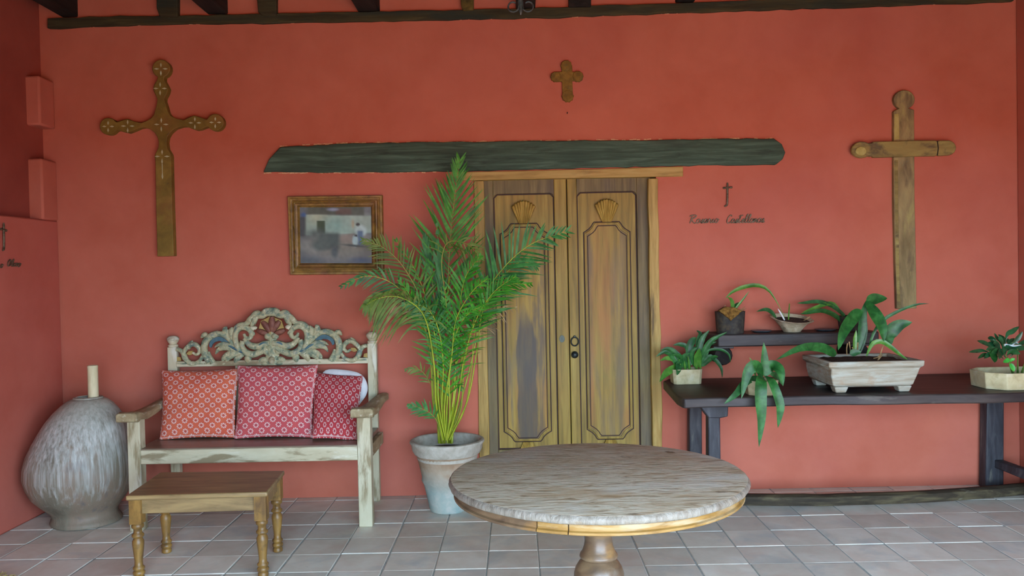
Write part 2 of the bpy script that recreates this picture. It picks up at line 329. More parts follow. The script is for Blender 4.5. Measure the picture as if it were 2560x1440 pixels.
def pot_mat():
    m, nt, b, out = nodes('stained_clay')
    tc = nt.nodes.new('ShaderNodeTexCoord'); co = tc.outputs['Object']; sp = nt.nodes.new('ShaderNodeSeparateXYZ'); nt.links.new(co, sp.inputs[0])
    n = noisen(nt, co, (7, 7, 7), 7, .6, .4); g = noisen(nt, co, (4, 4, 4), 5, .6, .3, (3, 1, 2)); d = noisen(nt, co, (22, 22, 22), 6)
    c = ramp(nt, n, [(.3, lin('#8c745c')), (.5, lin('#a28c72')), (.7, lin('#b2a48e'))])
    c = mixc(nt, mnode(nt, 'MULTIPLY', step(nt, g, .5, .66), .6), c, lin('#b2b0a0'))
    low = mixc(nt, step(nt, g, .42, .6), lin('#b2beb4'), lin('#8aaaa8')); low = mixc(nt, mnode(nt, 'MULTIPLY', step(nt, d, .5, .65), .5), low, lin('#c4c6be'))
    f = step(nt, mnode(nt, 'ADD', sp.outputs[2], mnode(nt, 'ADD', mnode(nt, 'MULTIPLY', g, .22), mnode(nt, 'MULTIPLY', sp.outputs[0], .22))), .38, .24)
    c = mixc(nt, mnode(nt, 'MULTIPLY', f, .85), c, low)
    nt.links.new(c, b.inputs['Base Color']); b.inputs['Roughness'].default_value = .85; b.inputs['Specular IOR Level'].default_value = .2
    bp = nt.nodes.new('ShaderNodeBump'); bp.inputs['Strength'].default_value = .5; bp.inputs['Distance'].default_value = .006
    nt.links.new(d, bp.inputs['Height']); nt.links.new(bp.outputs[0], b.inputs['Normal']); return m

def fabric(name, base, base2):
    m, nt, b, out = nodes(name)
    uv = nt.nodes.new('ShaderNodeUVMap'); sp = nt.nodes.new('ShaderNodeSeparateXYZ'); nt.links.new(uv.outputs[0], sp.inputs[0])
    u = mnode(nt, 'MULTIPLY', sp.outputs[0], 6.9); v = mnode(nt, 'MULTIPLY', sp.outputs[1], 7.1)
    masks = []; cores = []
    for off in (0, .5):
        x = mnode(nt, 'SUBTRACT', mnode(nt, 'FRACT', mnode(nt, 'ADD', u, off)), .5)
        y = mnode(nt, 'SUBTRACT', mnode(nt, 'FRACT', mnode(nt, 'ADD', v, off)), .5)
        r = mnode(nt, 'SQRT', mnode(nt, 'ADD', mnode(nt, 'MULTIPLY', x, x), mnode(nt, 'MULTIPLY', y, y)))
        a = mnode(nt, 'COSINE', mnode(nt, 'MULTIPLY', mnode(nt, 'ARCTAN2', y, x), 8.0))
        k = mnode(nt, 'MULTIPLY', mnode(nt, 'LESS_THAN', r, .255), mnode(nt, 'GREATER_THAN', r, .125))
        masks.append(mnode(nt, 'MULTIPLY', k, mnode(nt, 'GREATER_THAN', a, -.45)))
        cores.append(mnode(nt, 'LESS_THAN', r, .085))
    f = mnode(nt, 'MAXIMUM', masks[0], masks[1]); g = mnode(nt, 'MAXIMUM', cores[0], cores[1])
    # stitched seam near the edges
    e = mnode(nt, 'MAXIMUM', mnode(nt, 'ABSOLUTE', mnode(nt, 'SUBTRACT', sp.outputs[0], .5)), mnode(nt, 'ABSOLUTE', mnode(nt, 'SUBTRACT', sp.outputs[1], .5)))
    seam = mnode(nt, 'MULTIPLY', mnode(nt, 'GREATER_THAN', e, .476), mnode(nt, 'LESS_THAN', e, .487))
    dash = mnode(nt, 'GREATER_THAN', mnode(nt, 'FRACT', mnode(nt, 'MULTIPLY', mnode(nt, 'ADD', sp.outputs[0], sp.outputs[1]), 48.0)), .45)
    f = mnode(nt, 'MAXIMUM', f, mnode(nt, 'MULTIPLY', seam, dash))
    tc = nt.nodes.new('ShaderNodeTexCoord')
    c0 = mixc(nt, step(nt, noisen(nt, tc.outputs['Object'], (9, 9, 9), 4), .35, .65), lin(base), lin(base2))
    c0 = mixc(nt, mnode(nt, 'MULTIPLY', g, .5), c0, lin('#7a3a4c'))
    c = mixc(nt, mnode(nt, 'MULTIPLY', f, .9), c0, lin('#dccac4'))
    nt.links.new(c, b.inputs['Base Color']); b.inputs['Roughness'].default_value = .9; b.inputs['Specular IOR Level'].default_value = .1
    bp = nt.nodes.new('ShaderNodeBump'); bp.inputs['Strength'].default_value = .25; bp.inputs['Distance'].default_value = .003
    nt.links.new(noisen(nt, tc.outputs['Object'], (160, 160, 160), 2), bp.inputs['Height']); nt.links.new(bp.outputs[0], b.inputs['Normal'])
    return m

# ------------------------------------------------------------------ room shell
XL, XU, XR = -3.185, -3.272, 3.482
ROOF = 3.62
z_ledge = 1.972
# back wall with the doorway cut out
dx0, dx1, dz1 = W(1200, 800).x, W(1646, 800).x, W(1400, 440).z
wb = MB().prism([(-3.7, 0), (dx0, 0), (dx0, dz1), (dx1, dz1), (dx1, 0), (3.9, 0), (3.9, ROOF+.1), (-3.7, ROOF+.1)], 0, .45).box(dx0-.1, dx1+.1, .30, .44, 0, dz1+.1)  # box: slab added behind the doorway, stops light leaking past the doors
wall_back = struct(wb.build('wall_back', M_wall))
ORGB = ORG['wall_back']
# left wall: thick lower part, set-back upper part
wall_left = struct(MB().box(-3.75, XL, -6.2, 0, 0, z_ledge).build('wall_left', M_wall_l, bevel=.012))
MB().box(-3.75, XU, -6.2, 0, z_ledge-.01, ROOF+.1).build('upper_plaster', M_wall_u, wall_left)  # upper part takes a darker red than the wall below
for (yt, yb, xa) in ((188, 312, 100), (395, 549, 108)):
    a = W(xa, yt, -.185); b = W(xa, yb, -.185)
    z0 = max(b.z, z_ledge-.004)
    MB().box(XU-.02, XL+.004, -.185, 0.0, z0, a.z).build('masonry_block', M_wall, wall_left, bevel=.014)
wall_right = struct(MB().box(XR, 3.95, -5.5, 0, 0, ROOF+.1).build('wall_right', M_wall, bevel=.012))

# floor of clay tiles
floor = struct(MB().box(-3.8, 4.0, -6.6, .4, -.12, -.0035).build('floor', M_grout))
TS = .275; ox = .0915; oy = -.36
tmesh = []
for k in range(6):
    h = TS/2-.0035; b = .004
    j = lambda: R.uniform(-.0016, .0016)
    lo = [(-h+j(), -h+j(), -.02), (h+j(), -h+j(), -.02), (h+j(), h+j(), -.02), (-h+j(), h+j(), -.02)]
    mid = [(x, y, -.002+j()*.3) for x, y, z in lo]
    top = [(x*(1-b/h), y*(1-b/h), j()*.5) for x, y, z in lo]
    vs = lo+mid+top; fs = [(8, 9, 10, 11)]
    for a0 in (0, 4):
        fs += [(a0+i, a0+(i+1) % 4, a0+4+(i+1) % 4, a0+4+i) for i in range(4)]
    me = bpy.data.meshes.new('tile'); me.from_pydata(vs, [], fs); me.materials.append(M_tile); me.update(); tmesh.append(me)
fo = ORG['floor']
rest = MB()
for r in range(-1, 23):
    for c in range(-12, 13):
        cx = ox+TS*(c+.5); cy = oy-TS*(r-.5)
        if cy > .06 or cy < -6.4: continue
        if cx < -3.3 or cx > XR+.1: continue
        dz = R.uniform(-.0022, .0012)
        if cy > -1.85:
            o = bpy.data.objects.new('tile', tmesh[R.randrange(6)]); COL.objects.link(o); o.parent = floor
            o.location = (cx-fo.x+R.uniform(-.0015, .0015), cy-fo.y+R.uniform(-.0015, .0015), dz-fo.z)
            o.rotation_euler = (0, 0, R.choice((0, PI/2, PI, -PI/2))+R.uniform(-.006, .006))
        else:
            h = TS/2-.0045
            rest.box(cx-h, cx+h, cy-h, cy+h, -.02, dz)
ro = rest.build('tile_paving', M_tile, floor); ro['kind'] = 'stuff'

# roof: boards and rafters
ceiling = struct(MB().box(-3.75, 3.95, -5.5, .4, ROOF-.06, ROOF+.04).box(-3.75, 3.95, -5.62, -5.45, 2.15, ROOF).build('ceiling', M_dark))  # second box: deep eave board out of view, lowered to cut sky light
struct(MB().box(-3.75, -1.25, -5.95, -5.62, 0, ROOF+.1).build('wall_light_block', M_wall_l, bevel=.01))  # wall piece added out of view, keeps front light off the left side
pl0 = 3.352
for (a, b, y) in ((155, 195, 43), (520, 570, 36), (895, 950, 30), (1290, 1338, 23), (1688, 1735, 7)):
    p = W(a, y); q = W(b, y)
    MB().box(p.x, q.x, -5.25, .05, p.z-.002, ROOF-.055).build('rafter', M_dark, ceiling, bevel=.01)
for xr in (1.98, 2.76, 3.3):
    MB().box(xr, xr+.13, -5.25, .05, 3.42, ROOF-.055).build('rafter', M_dark, ceiling, bevel=.01)
for poly, mm in (([(390, -60), (391, 20), (399, 42), (443, 42), (443, -60)], M_plate), ([(637, -60), (645, 30), (655, 38), (690, 37), (690, -60)], M_plate),
             ([(1149, -60), (1152, 10), (1157, 26), (1184, 24), (1183, -60)], M_stub), ([(1422, -60), (1422, 17), (1478, 16), (1478, -60)], M_dark)):
    MB().pp(poly, -.05, .02).build('stub_rafter', mm, ceiling, bevel=.006)
plate = MB().pp(jit([(118, 45), (300, 40), (520, 37), (700, 33), (1000, 27), (1300, 21), (1600, 10), (1800, 3), (2535, -22), (2535, 3), (2200, 14), (1900, 24), (1700, 31), (1400, 42), (1200, 46), (900, 53), (600, 58), (400, 60), (118, 70)], 1.6, 26), -.03, .02)
trim1 = struct(plate.build('trim_1', M_plate, bevel=.004))

# chipped plaster edges along the beams, part of the back wall
def chip(pts, w, lo=.5):
    m = MB(); n = 0
    xs = [p[0] for p in pts]
    for (x0, y0), (x1, y1) in zip(pts[:-1], pts[1:]):
        k = max(1, int(abs(x1-x0)/9))
        for i in range(k):
            if R.random() < .35: continue
            t = i/k; t2 = (i+1)/k; e = R.uniform(.3, 1)*w
            a = W(x0+(x1-x0)*t, y0+(y1-y0)*t+R.uniform(-1, 1)); b = W(x0+(x1-x0)*t2, y0+(y1-y0)*t2+R.uniform(-1, 1))
            h = e*MPP(0)
            m.hexa([(a.x, -.006, a.z-h), (b.x, -.006, b.z-h), (b.x, .01, b.z-h), (a.x, .01, a.z-h), (a.x, -.006, a.z+h), (b.x, -.006, b.z+h), (b.x, .01, b.z+h), (a.x, .01, a.z+h)])
    o = m.build('plaster_chips', M_chip, wall_back); o['kind'] = 'stuff'
chip([(118, 71), (400, 61), (900, 54), (1400, 43), (1900, 25), (2530, 4)], 1.2)
chip([(700, 366), (860, 358), (1200, 354), (1600, 349), (1940, 346)], 1.6)
chip([(660, 433), (1000, 431), (1100, 430)], 1.8)

# courtyard ground outside
struct(MB().box(-30, 30, -40, -6.6, -.3, -.14).build('ground', M_lawn))

# lintel beam over the door
lint = MB().pp(jit([(658, 430), (672, 398), (700, 368), (862, 359), (1060, 355), (1300, 353), (1600, 350), (1800, 347), (1935, 346), (1955, 360), (1964, 381), (1957, 398), (1940, 411), (1700, 414), (1500, 419), (1200, 427), (1000, 430), (860, 431)], 1.4, 22), -.028, .06)
tag(lint.build('lintel_beam', M_lintel, bevel=.006), 'long rough green-black timber lintel set in the red wall above the double door', 'beam')

# ------------------------------------------------------------------ door
door = bpy.data.objects.new('door_1', None); COL.objects.link(door); door.location = ((dx0+dx1)/2, 0, 0); ORG['door_1'] = Vector(door.location); struct(door)
def door_post(px, name='frame_post'):
    q = [W(x, y, -.014) for x, y in px]
    MB().prism([(p.x, p.z) for p in q], -.014, .1).build(name, M_frame, door, bevel=.004)
def down(x, y0, Y):  # photo x of a vertical room line
    return x
zl = 0.002
def post_poly(xa, xb, ytop, rag):
    a = W(xa, ytop, -.014); b = W(xb, ytop, -.014); pts = [(a.x, zl)]
    for i in range(1, 13): pts.append((a.x+(R.uniform(-1, 1)*rag if i < 12 else 0), zl+(a.z-zl)*i/12))
    pts.append((b.x, b.z))
    for i in range(11, 0, -1): pts.append((b.x+R.uniform(-1, 1)*rag, zl+(b.z-zl)*i/12))
    pts.append((b.x, zl)); return pts
MB().prism(post_poly(1184, 1209, 452, .003), -.014, .1).build('frame_post', M_frame, door, bevel=.004)
MB().prism(post_poly(1621, 1645, 446, .006), -.014, .1).build('frame_post', M_frame, door, bevel=.004)
q = [W(x, y, -.016) for x, y in ((1150, 452), (1150, 430), (1300, 427), (1500, 422), (1708, 416), (1708, 441), (1500, 444), (1300, 448))]
MB().prism([(p.x, p.z) for p in q], -.016, .1).build('frame_header', M_head, door, bevel=.004)
YD = .05       # face of the door leaves
LX0, LXS, LX1 = W(1206, 460, YD).x, W(1416, 460, YD).x, W(1626, 460, YD).x
ZT = dz1+.01; ZB = .012
def zpx(x, y, Y=YD): return W(x, y, Y).z
def xpx(x, y, Y=YD): return W(x, y, Y).x
def strip_path(pts, w, y0, h, closed=True):       # raised half-round moulding running along points (x, z)
    m = MB(); n = len(pts); prev = None; rings = []
    for i in range(n):
        p = Vector(pts[i]); a = Vector(pts[(i-1) % n]); b = Vector(pts[(i+1) % n])
        d1 = (p-a).normalized(); d2 = (b-p).normalized(); nn = Vector((-(d1+d2).y, (d1+d2).x)).normalized()
        s = 1/max(.5, nn.dot(Vector((-d1.y, d1.x))))
        rings.append([(p.x+nn.x*w*s*k, y0-h*hh, p.y+nn.y*w*s*k) for k, hh in ((-.5, -.2), (-.38, .85), (0, 1), (.38, .85), (.5, -.2))])
    for i in range(n if closed else n-1):
        r0, r1 = rings[i], rings[(i+1) % n]
        k = len(m.v); m.v += [Vector(v) for v in r0+r1]
        for j in range(4): m.f.append((k+j, k+j+1, k+j+6, k+j+5))
    return m
zc = None
def fan(cx, z0, z1, w, flip, leafo, n=9):
    for i in range(n):
        t = (i-(n-1)/2)/((n-1)/2)
        top = (cx+t*w*.5*(1 if abs(t) < .99 else .98), z1-(abs(t)**2)*(z1-z0)*.22)
        bot = (cx+t*w*.19, z0)
        m = MB().tube([(bot[0], YD-.01, bot[1]), ((bot[0]*.5+top[0]*.5), YD-.016, (bot[1]+top[1])/2), (top[0], YD-.018, top[1]), (top[0], YD-.008, top[1]+(z1-z0)*.06)], [w*.026, w*.055, w*.078, w*.04], 8, 1.1)
        m.build('shell_flute', M_gilt, leafo)
def stained_panel():               # long dark water stain, pointed at its top, in the left door panel
    m = M_panel.copy(); m.name = 'water_stained_panel'; nt = m.node_tree
    b = next(n for n in nt.nodes if n.type == 'BSDF_PRINCIPLED'); src = b.inputs['Base Color'].links[0].from_socket
    tc = nt.nodes.new('ShaderNodeTexCoord'); co = tc.outputs['Object']; sp = nt.nodes.new('ShaderNodeSeparateXYZ'); nt.links.new(co, sp.inputs[0])
    x = mnode(nt, 'ADD', sp.outputs[0], mnode(nt, 'MULTIPLY', mnode(nt, 'SUBTRACT', noisen(nt, co, (30, 30, 5), 5), .5), .05))
    mid = ORG['door_1'].x; x0 = W(1291, 900, YD).x-mid; x1 = W(1346, 900, YD).x-mid; zt = W(1310, 735, YD).z; zm = W(1340, 850, YD).z
    z = sp.outputs[2]; tpr = step(nt, z, zt, zm)         # 0 at the tip, 1 where the stain has its full width
    xl = mnode(nt, 'MULTIPLY_ADD', mnode(nt, 'SUBTRACT', 1.0, tpr), .05, x0); xr = mnode(nt, 'MULTIPLY_ADD', tpr, x1-x0-.055, x0+.055)
    f = mnode(nt, 'MULTIPLY', step(nt, mnode(nt, 'SUBTRACT', x, xl), 0, .012), step(nt, mnode(nt, 'SUBTRACT', xr, x), 0, .02))
    f = mnode(nt, 'MULTIPLY', f, step(nt, z, zt+.02, zt-.25))
    f = mnode(nt, 'MULTIPLY', f, mnode(nt, 'MULTIPLY_ADD', noisen(nt, co, (14, 14, 3), 4), .5, .5))
    nt.links.new(mixc(nt, mnode(nt, 'MULTIPLY', f, 1.1), src, lin('#4a443e')), b.inputs['Base Color']); return m
for side in (0, 1):
    xa, xb = (LX0+.002, LXS-.003) if side == 0 else (LXS+.003, LX1-.002)
    # photo columns of the panel of this leaf
    pa, pb = (1234, 1386) if side == 0 else (1442, 1592)
    ptop = 484 if side == 0 else 479
    pX0, pX1, pZ1 = xpx(pa, ptop+60), xpx(pb, ptop+60), zpx((pa+pb)/2, ptop)
    pZ0 = .30
    leafo = MB().box(xa, xb, YD+.012, YD+.05, ZB, ZT).build('door_leaf', M_door, door)
    # stiles and rails standing proud around the panel
    MB().box(xa, pX0, YD-.006, YD+.013, ZB, ZT).build('stile', M_stile if side == 0 else M_door, leafo, bevel=.004)
    MB().box(pX1, xb, YD-.006, YD+.013, ZB, ZT).build('stile', M_door if side == 0 else M_stile, leafo, bevel=.004)
    c = .028
    MB().prism([(pX0, ZT), (pX0, pZ1-c), (pX0+c*.35, pZ1-c*.35), (pX0+c, pZ1), (pX1-c, pZ1), (pX1-c*.35, pZ1-c*.35), (pX1, pZ1-c), (pX1, ZT)], YD-.006, YD+.013).build('rail', M_stile, leafo, bevel=.003)
    MB().box(pX0, pX1, YD-.006, YD+.013, ZB, pZ0).build('rail', M_stile, leafo, bevel=.004)
    # groove lines round the panel
    g = strip_path([(pX0+.004, pZ0+.004), (pX0+.004, pZ1-c), (pX0+.004+c*.4, pZ1-.004-c*.4), (pX0+c, pZ1-.004), (pX1-c, pZ1-.004), (pX1-.004-c*.4, pZ1-.004-c*.4), (pX1-.004, pZ1-c), (pX1-.004, pZ0+.004)], .010, YD+.012, .002)
    g.build('panel_groove', M_groove, leafo)
    # raised octagonal moulding
    oa, ob, ot, obm = (1257, 1367, 563, 1100) if side == 0 else (1466, 1573, 559, 1094)
    X0, X1 = xpx(oa, 700)-.0, xpx(ob, 700); Z1 = zpx((oa+ob)/2, ot); Z0 = zpx((oa+ob)/2+9, obm)
    cw = (X1-X0)*.25; ch = .072
    og = [(.0, 1.0), (.22, .86), (.5, .66), (.72, .42), (.86, .16), (1.0, .0)]
    octo = [(X0+cw*a, Z1-ch*b) for a, b in og]+[(X1-cw*a, Z1-ch*b) for a, b in og[::-1]]+[(X1-cw*a, Z0+ch*b) for a, b in og]+[(X0+cw*a, Z0+ch*b) for a, b in og[::-1]]
    ctr = ((X0+X1)/2, (Z0+Z1)/2)
    def grow(d): return [(x+(d if x > ctr[0] else -d), z+(d if z > ctr[1] else -d)) for x, z in octo]
    MB().prism(octo, YD+.006, YD+.014).build('panel_field', stained_panel() if side == 0 else M_panel2, leafo)
    strip_path(octo, .02, YD+.012, .014).build('panel_moulding', M_door, leafo)
    strip_path(grow(.013), .008, YD+.012, .003).build('panel_groove', M_groove, leafo)
    strip_path(grow(-.014), .007, YD+.006, .002).build('panel_groove', M_groove, leafo)
    fc = (X0+X1)/2; fz = Z1+.012; fh = zpx(1310, 505)-fz if side == 0 else zpx(1518, 501)-fz
    fan(fc, fz, fz+fh, .148, 1, leafo)
    fan(fc, Z0-.012, Z0-.012-fh, .155, 1, leafo)
    if side == 1:
        MB().box(LXS-.03, LXS+.01, YD+.03, YD+.06, ZB, ZT).build('meeting_strip', M_groove, leafo)
    if side == 0:
        e = W(1405, 847, YD-.006)
        MB().prism([(e.x+.019*math.cos(i*PI/10), e.z+.026*math.sin(i*PI/10)) for i in range(20)], YD-.010, YD-.004).build('keyhole_plate', M_plate2, leafo, bevel=.001)
        MB().prism([(e.x+.004*math.cos(i*PI/6), e.z+.004+.004*math.sin(i*PI/6)) for i in range(12)], YD-.0115, YD-.008).prism([(e.x-.003, e.z), (e.x-.004, e.z-.012), (e.x+.004, e.z-.012), (e.x+.003, e.z)], YD-.0115, YD-.008).build('keyhole', M_iron, leafo)
    else:
        e = W(1437, 854, YD-.02)
        MB().tube([(e.x+.026*math.cos(a), YD-.016, e.z+.030*math.sin(a)) for a in [i*2*PI/28 for i in range(29)]], .005, 8).build('ring_pull', M_iron, leafo)
        MB().lathe(0, 0, [(.004, 0), (.009, .004), (.006, .01)], 10).build('tmp', M_iron)
        t = bpy.data.objects['tmp']; bpy.data.objects.remove(t)
        MB().tube([(e.x, YD+.0, e.z+.034), (e.x, YD-.02, e.z+.034)], [.011, .007], 10).build('ring_staple', M_iron, leafo)
        k = W(1437, 887, YD-.03)
        MB().tube([(k.x, YD-.002, k.z), (k.x, YD-.012, k.z), (k.x, YD-.018, k.z), (k.x, YD-.03, k.z), (k.x, YD-.04, k.z), (k.x, YD-.044, k.z)], [.016, .010, .018, .025, .018, .006], 16).build('door_knob', M_iron, leafo)

# ------------------------------------------------------------------ wall ornaments
def P2(pts, o, s): return [(o[0]+x/s, o[1]+y/s) for x, y in pts]
def arc(cx, cy, rx, ry, a0, a1, n=10):
    return [(cx+rx*math.cos(math.radians(a0+(a1-a0)*i/(n-1))), cy-ry*math.sin(math.radians(a0+(a1-a0)*i/(n-1)))) for i in range(n)]
# turned-outline cross on the left
O1 = (230, 140)
out = arc(775, 140, 100, 100, 250, -70, 16) + [(808, 270), (835, 320), (855, 365), (845, 410), (815, 470), (812, 500), (832, 560), (850, 630), (885, 675), (950, 702), (1030, 722), (1090, 690), (1150, 668), (1220, 690), (1285, 715)] \
    + arc(1385, 745, 95, 95, 155, -150, 16) + [(1285, 795), (1220, 822), (1170, 832), (1110, 812), (1060, 790), (1000, 792), (930, 815), (875, 862), (845, 910), (835, 970), (845, 1040), (880, 1100), (887, 1130)]
shaft = [(427, 400), (430, 520), (434, 640), (393, 641), (390, 520), (388, 400)]
out2 = [(702, 1130), (715, 1090), (745, 1030), (750, 970), (735, 910), (700, 858), (640, 815), (580, 800), (530, 808), (470, 835), (400, 862), (330, 845), (280, 832)] + arc(180, 790, 95, 95, -35, -325, 16) + [(285, 742), (340, 722), (400, 706), (470, 735), (550, 752), (600, 735), (660, 700), (695, 660), (712, 600), (728, 540), (735, 490), (722, 450), (695, 400), (688, 365), (700, 320), (728, 275)]
pts = P2(out, O1, 4.5)+shaft+P2(out2, O1, 4.5)
t = thing('wall_cross', 'olive brown wooden cross with lobed arms and pale inlaid stars on the left', 'cross', W(410, 640, 0))
MB().pp(pts, -.056, 0.002).build('cross_body', M_cross1, t, bevel=.004)
def petals(cx, cy, L, w, tall=1.0):
    for (dx, dy, l) in ((1, 0, L), (-1, 0, L), (0, 1, L*tall), (0, -1, L*.9)):
        a = (cx+dx*l*.25, cy+dy*l*.25); b = (cx+dx*l, cy+dy*l); mx, my = (cx+dx*l*.65, cy+dy*l*.65)
        MB().pp([a, (mx-dy*w, my+dx*w), b, (mx+dy*w, my-dx*w)], -.0585, -.055).build('inlay_petal', M_inlay, t)
for (x, y, L) in ((402, 172, 17), (400, 221, 17), (403, 311, 18), (319, 315, 17), (270, 316, 15), (487, 307, 16), (538, 306, 15), (405, 391, 19)):
    petals(x, y, L, 2.1)
MB().pp([(404.5, 410), (406, 410), (406.4, 432), (408, 442), (406, 448), (404, 442), (405, 432)], -.0585, -.055).build('inlay_petal', M_inlay, t)

# small scalloped cross above the door
O2 = (1360, 140)
m = MB()
def scal(cx, cy, r, n=10):
    return P2([(cx+r*(1+.055*math.cos(n*a))*math.cos(a), cy-r*(1+.055*math.cos(n*a))*math.sin(a)) for a in [i*2*PI/60 for i in range(60)]], O2, 12)
t = thing('wall_cross', 'small rusty gold cross with scalloped round ends high above the double door', 'cross', W(1419, 254, 0))
m.pp(P2([(535, 300), (845, 300), (850, 480), (1020, 470), (1020, 750), (850, 740), (868, 1230), (560, 1230), (540, 760), (350, 770), (350, 475), (535, 470)], O2, 12), -.02, .001)
m.build('cross_body', M_cross2, t, bevel=.003)
for cx, cy, r in ((670, 290, 165), (350, 620, 150), (1020, 610, 160), (715, 1200, 175)):
    MB().pp(scal(cx, cy, r), -.0235, .001).build('scalloped_end', M_cross2, t, bevel=.003)
p = W(1418, 284, 0); 
tag(MB().tube([(p.x, 0.005, p.z), (p.x, -.018, p.z+.004)], [.003, .004], 8).build('nail', M_iron), 'small dark nail in the red wall just under the scalloped cross', 'nail')

# plain plank cross on the right
O3 = (2110, 210)
t = thing('wall_cross', 'weathered grey brown plank cross with ball top hanging on the right of the wall', 'cross', W(2266, 772, 0))
up = arc(870, 225, 152, 138, 235, -55, 18)
poly = P2(up, O3, 5.76) + P2([(935, 348), (1012, 372)], O3, 5.76) + [(2287, 500), (2290, 640), (2292, 771), (2242, 772), (2238, 640), (2235, 500)] + P2([(718, 395), (745, 375), (800, 350)], O3, 5.76)
MB().pp(poly, -.034, .001).build('upright', M_cross3, t, bevel=.007)
cb = P2(arc(262, 945, 148, 118, 50, 310, 16), O3, 5.76) + P2([(385, 1048), (405, 1035), (430, 1058), (720, 1050), (1015, 1040), (1320, 1035), (1345, 1015), (1375, 1032)], O3, 5.76) + P2(arc(1480, 918, 138, 112, -70, 70, 14), O3, 5.76) + P2([(1375, 812), (1345, 828), (1320, 812), (1015, 812), (720, 822), (430, 828), (405, 855), (375, 850)], O3, 5.76)
MB().pp(cb, -.062, -.030).build('crossbar', M_cross3x, t, bevel=.006)

MB().pp(P2(arc(248, 965, 80, 66, 0, 360, 24)[:-1], O3, 5.76), -.070, -.060).build('end_boss', M_knob, t, bevel=.004)
MB().pp(P2([(1338, 822), (1352, 820), (1366, 925), (1352, 1030), (1338, 1028), (1352, 925)], O3, 5.76), -.0635, -.060).build('end_groove', M_dark, t)
MB().pp([(2236, 285), (2247, 283), (2249, 348), (2236, 350)], -.0355, -.02).build('worn_edge', M_knob, t, bevel=.002)
MB().pp([(2236, 400), (2245, 400), (2246, 520), (2249, 700), (2252, 771), (2243, 771), (2239, 640)], -.0355, -.02).build('worn_edge', M_cross3x, t, bevel=.002)

# iron sword-shaped cross and wire writing
def wirecross(pts_v, bar, Yw, name, label, mp):
    t = thing('wire_cross', label, 'cross', mp(*pts_v[0]))
    MB().tube(cat([mp(*p) for p in pts_v], 18), [.0045]+[.0068]*14+[.006, .005, .0035], 8).build('upright', M_wire, t)
    MB().tube(cat([mp(*p) for p in bar], 9), [.007, .0085, .006, .006, .009, .006, .006, .0085, .006], 8).build('crossbar', M_wire, t)
mp0 = lambda x, y: W(x, y, -.012)
O4 = (1700, 450); S4 = 10.667
wirecross(P2([(1268, 70), (1266, 250), (1265, 450), (1262, 620), (1240, 680), (1180, 702)], O4, S4), P2([(1150, 215), (1265, 205), (1395, 195)], O4, S4), 0, 'x', 'small dark iron cross with hooked foot above the wire writing right of the door', mp0)
# handwriting strokes in letter units: x right, y up, x-height 1
def L(ch):
    o = [(.85, .85), (.5, 1.0), (.1, .6), (.15, .1), (.5, 0), (.85, .35), (.85, .85), (1.15, .8)]
    a = [(.8, .85), (.45, 1.0), (.1, .6), (.15, .08), (.45, .02), (.75, .5), (.85, 1.0), (.8, .3), (.9, .03), (1.15, .2)]
    return {'R': [[(.25, -.05), (.45, 1.0), (.6, 1.9)], [(-.1, 1.75), (.4, 2.05), (1.3, 2.1), (1.7, 1.9), (1.3, 1.45), (.55, 1.05), (.9, .5), (1.5, 0), (1.9, .1)]],
            'C': [[(1.25, 1.7), (1.2, 2.0), (.75, 1.95), (.3, 1.2), (.2, .4), (.5, -.05), (1.0, .1), (1.4, .45)]],
            'O': [[(.8, 1.9), (.35, 1.5), (.15, .7), (.4, 0), (.9, .2), (1.15, 1.0), (1.0, 1.8), (.7, 1.95), (1.5, 1.5)]],
            'o': [o], 'a': [a],
            's': [[(0, .05), (.45, .6), (.6, 1.0), (.65, .5), (.5, .05), (.15, .05), (.6, .0), (1.0, .2)]],
            'r': [[(0, .1), (.25, .8), (.35, 1.05), (.45, .85), (.75, .8), (.7, .2), (.85, .02), (1.1, .2)]],
            'i': [[(0, .15), (.3, .95), (.25, .2), (.4, .02), (.7, .2)]],
            't': [[(0, .15), (.45, 1.2), (.65, 2.05), (.45, 1.0), (.35, .2), (.55, .0), (.9, .2)], [(.1, 1.65), (.6, 1.8), (1.15, 2.0)]],
            'e': [[(0, .3), (.5, .5), (.75, .8), (.55, 1.0), (.2, .65), (.2, .15), (.5, .0), (1.0, .25)]],
            'l': [[(0, .15), (.5, 1.2), (.75, 2.0), (.55, 2.1), (.3, 1.3), (.2, .3), (.4, 0), (.8, .2)]],
            'n': [[(0, .1), (.2, .95), (.2, .05), (.45, .85), (.65, .95), (.7, .3), (.8, .03), (1.1, .2)]],
            'v': [[(0, .8), (.2, .95), (.4, .05), (.8, .85), (.7, 1.0), (1.1, .9)]]}[ch]
def write(words, label, mp, rad):
    first = words[0]
    t = thing('wire_lettering', label, 'lettering', mp(first[1], first[2]))
    for txt, x0, y0, sx, sy, adv, dy in words:
        x = x0
        for ch in txt:
            m = MB()
            for st in L(ch):
                P = cat([mp(x+(a+b*.18)*sx, y0-dy*(x-x0)-b*sy) for a, b in st], 5*len(st))
                m.tube(P, rad, 6)
            m.build('letter', M_wire, t)
            x += adv.get(ch, adv['*'])*sx
write([('Rosario', 1722.5, 558, 9.2, 9.6, {'R': 1.95, '*': 1.12, 'i': .72, 's': .9}, .022), ('Castellanos', 1815, 557.5, 9.2, 9.6, {'C': 1.3, '*': 1.0, 'l': .78, 't': .95, 's': .85, 'e': .85}, .022)],
      'dark bent-wire handwriting of a name on the wall between the door and the plank cross', lambda x, y: W(x, y, -.008), .0036)
mpl = lambda x, y: (lambda p: Vector((XL+.010, p.y, p.z)))(WX(x, y, XL))
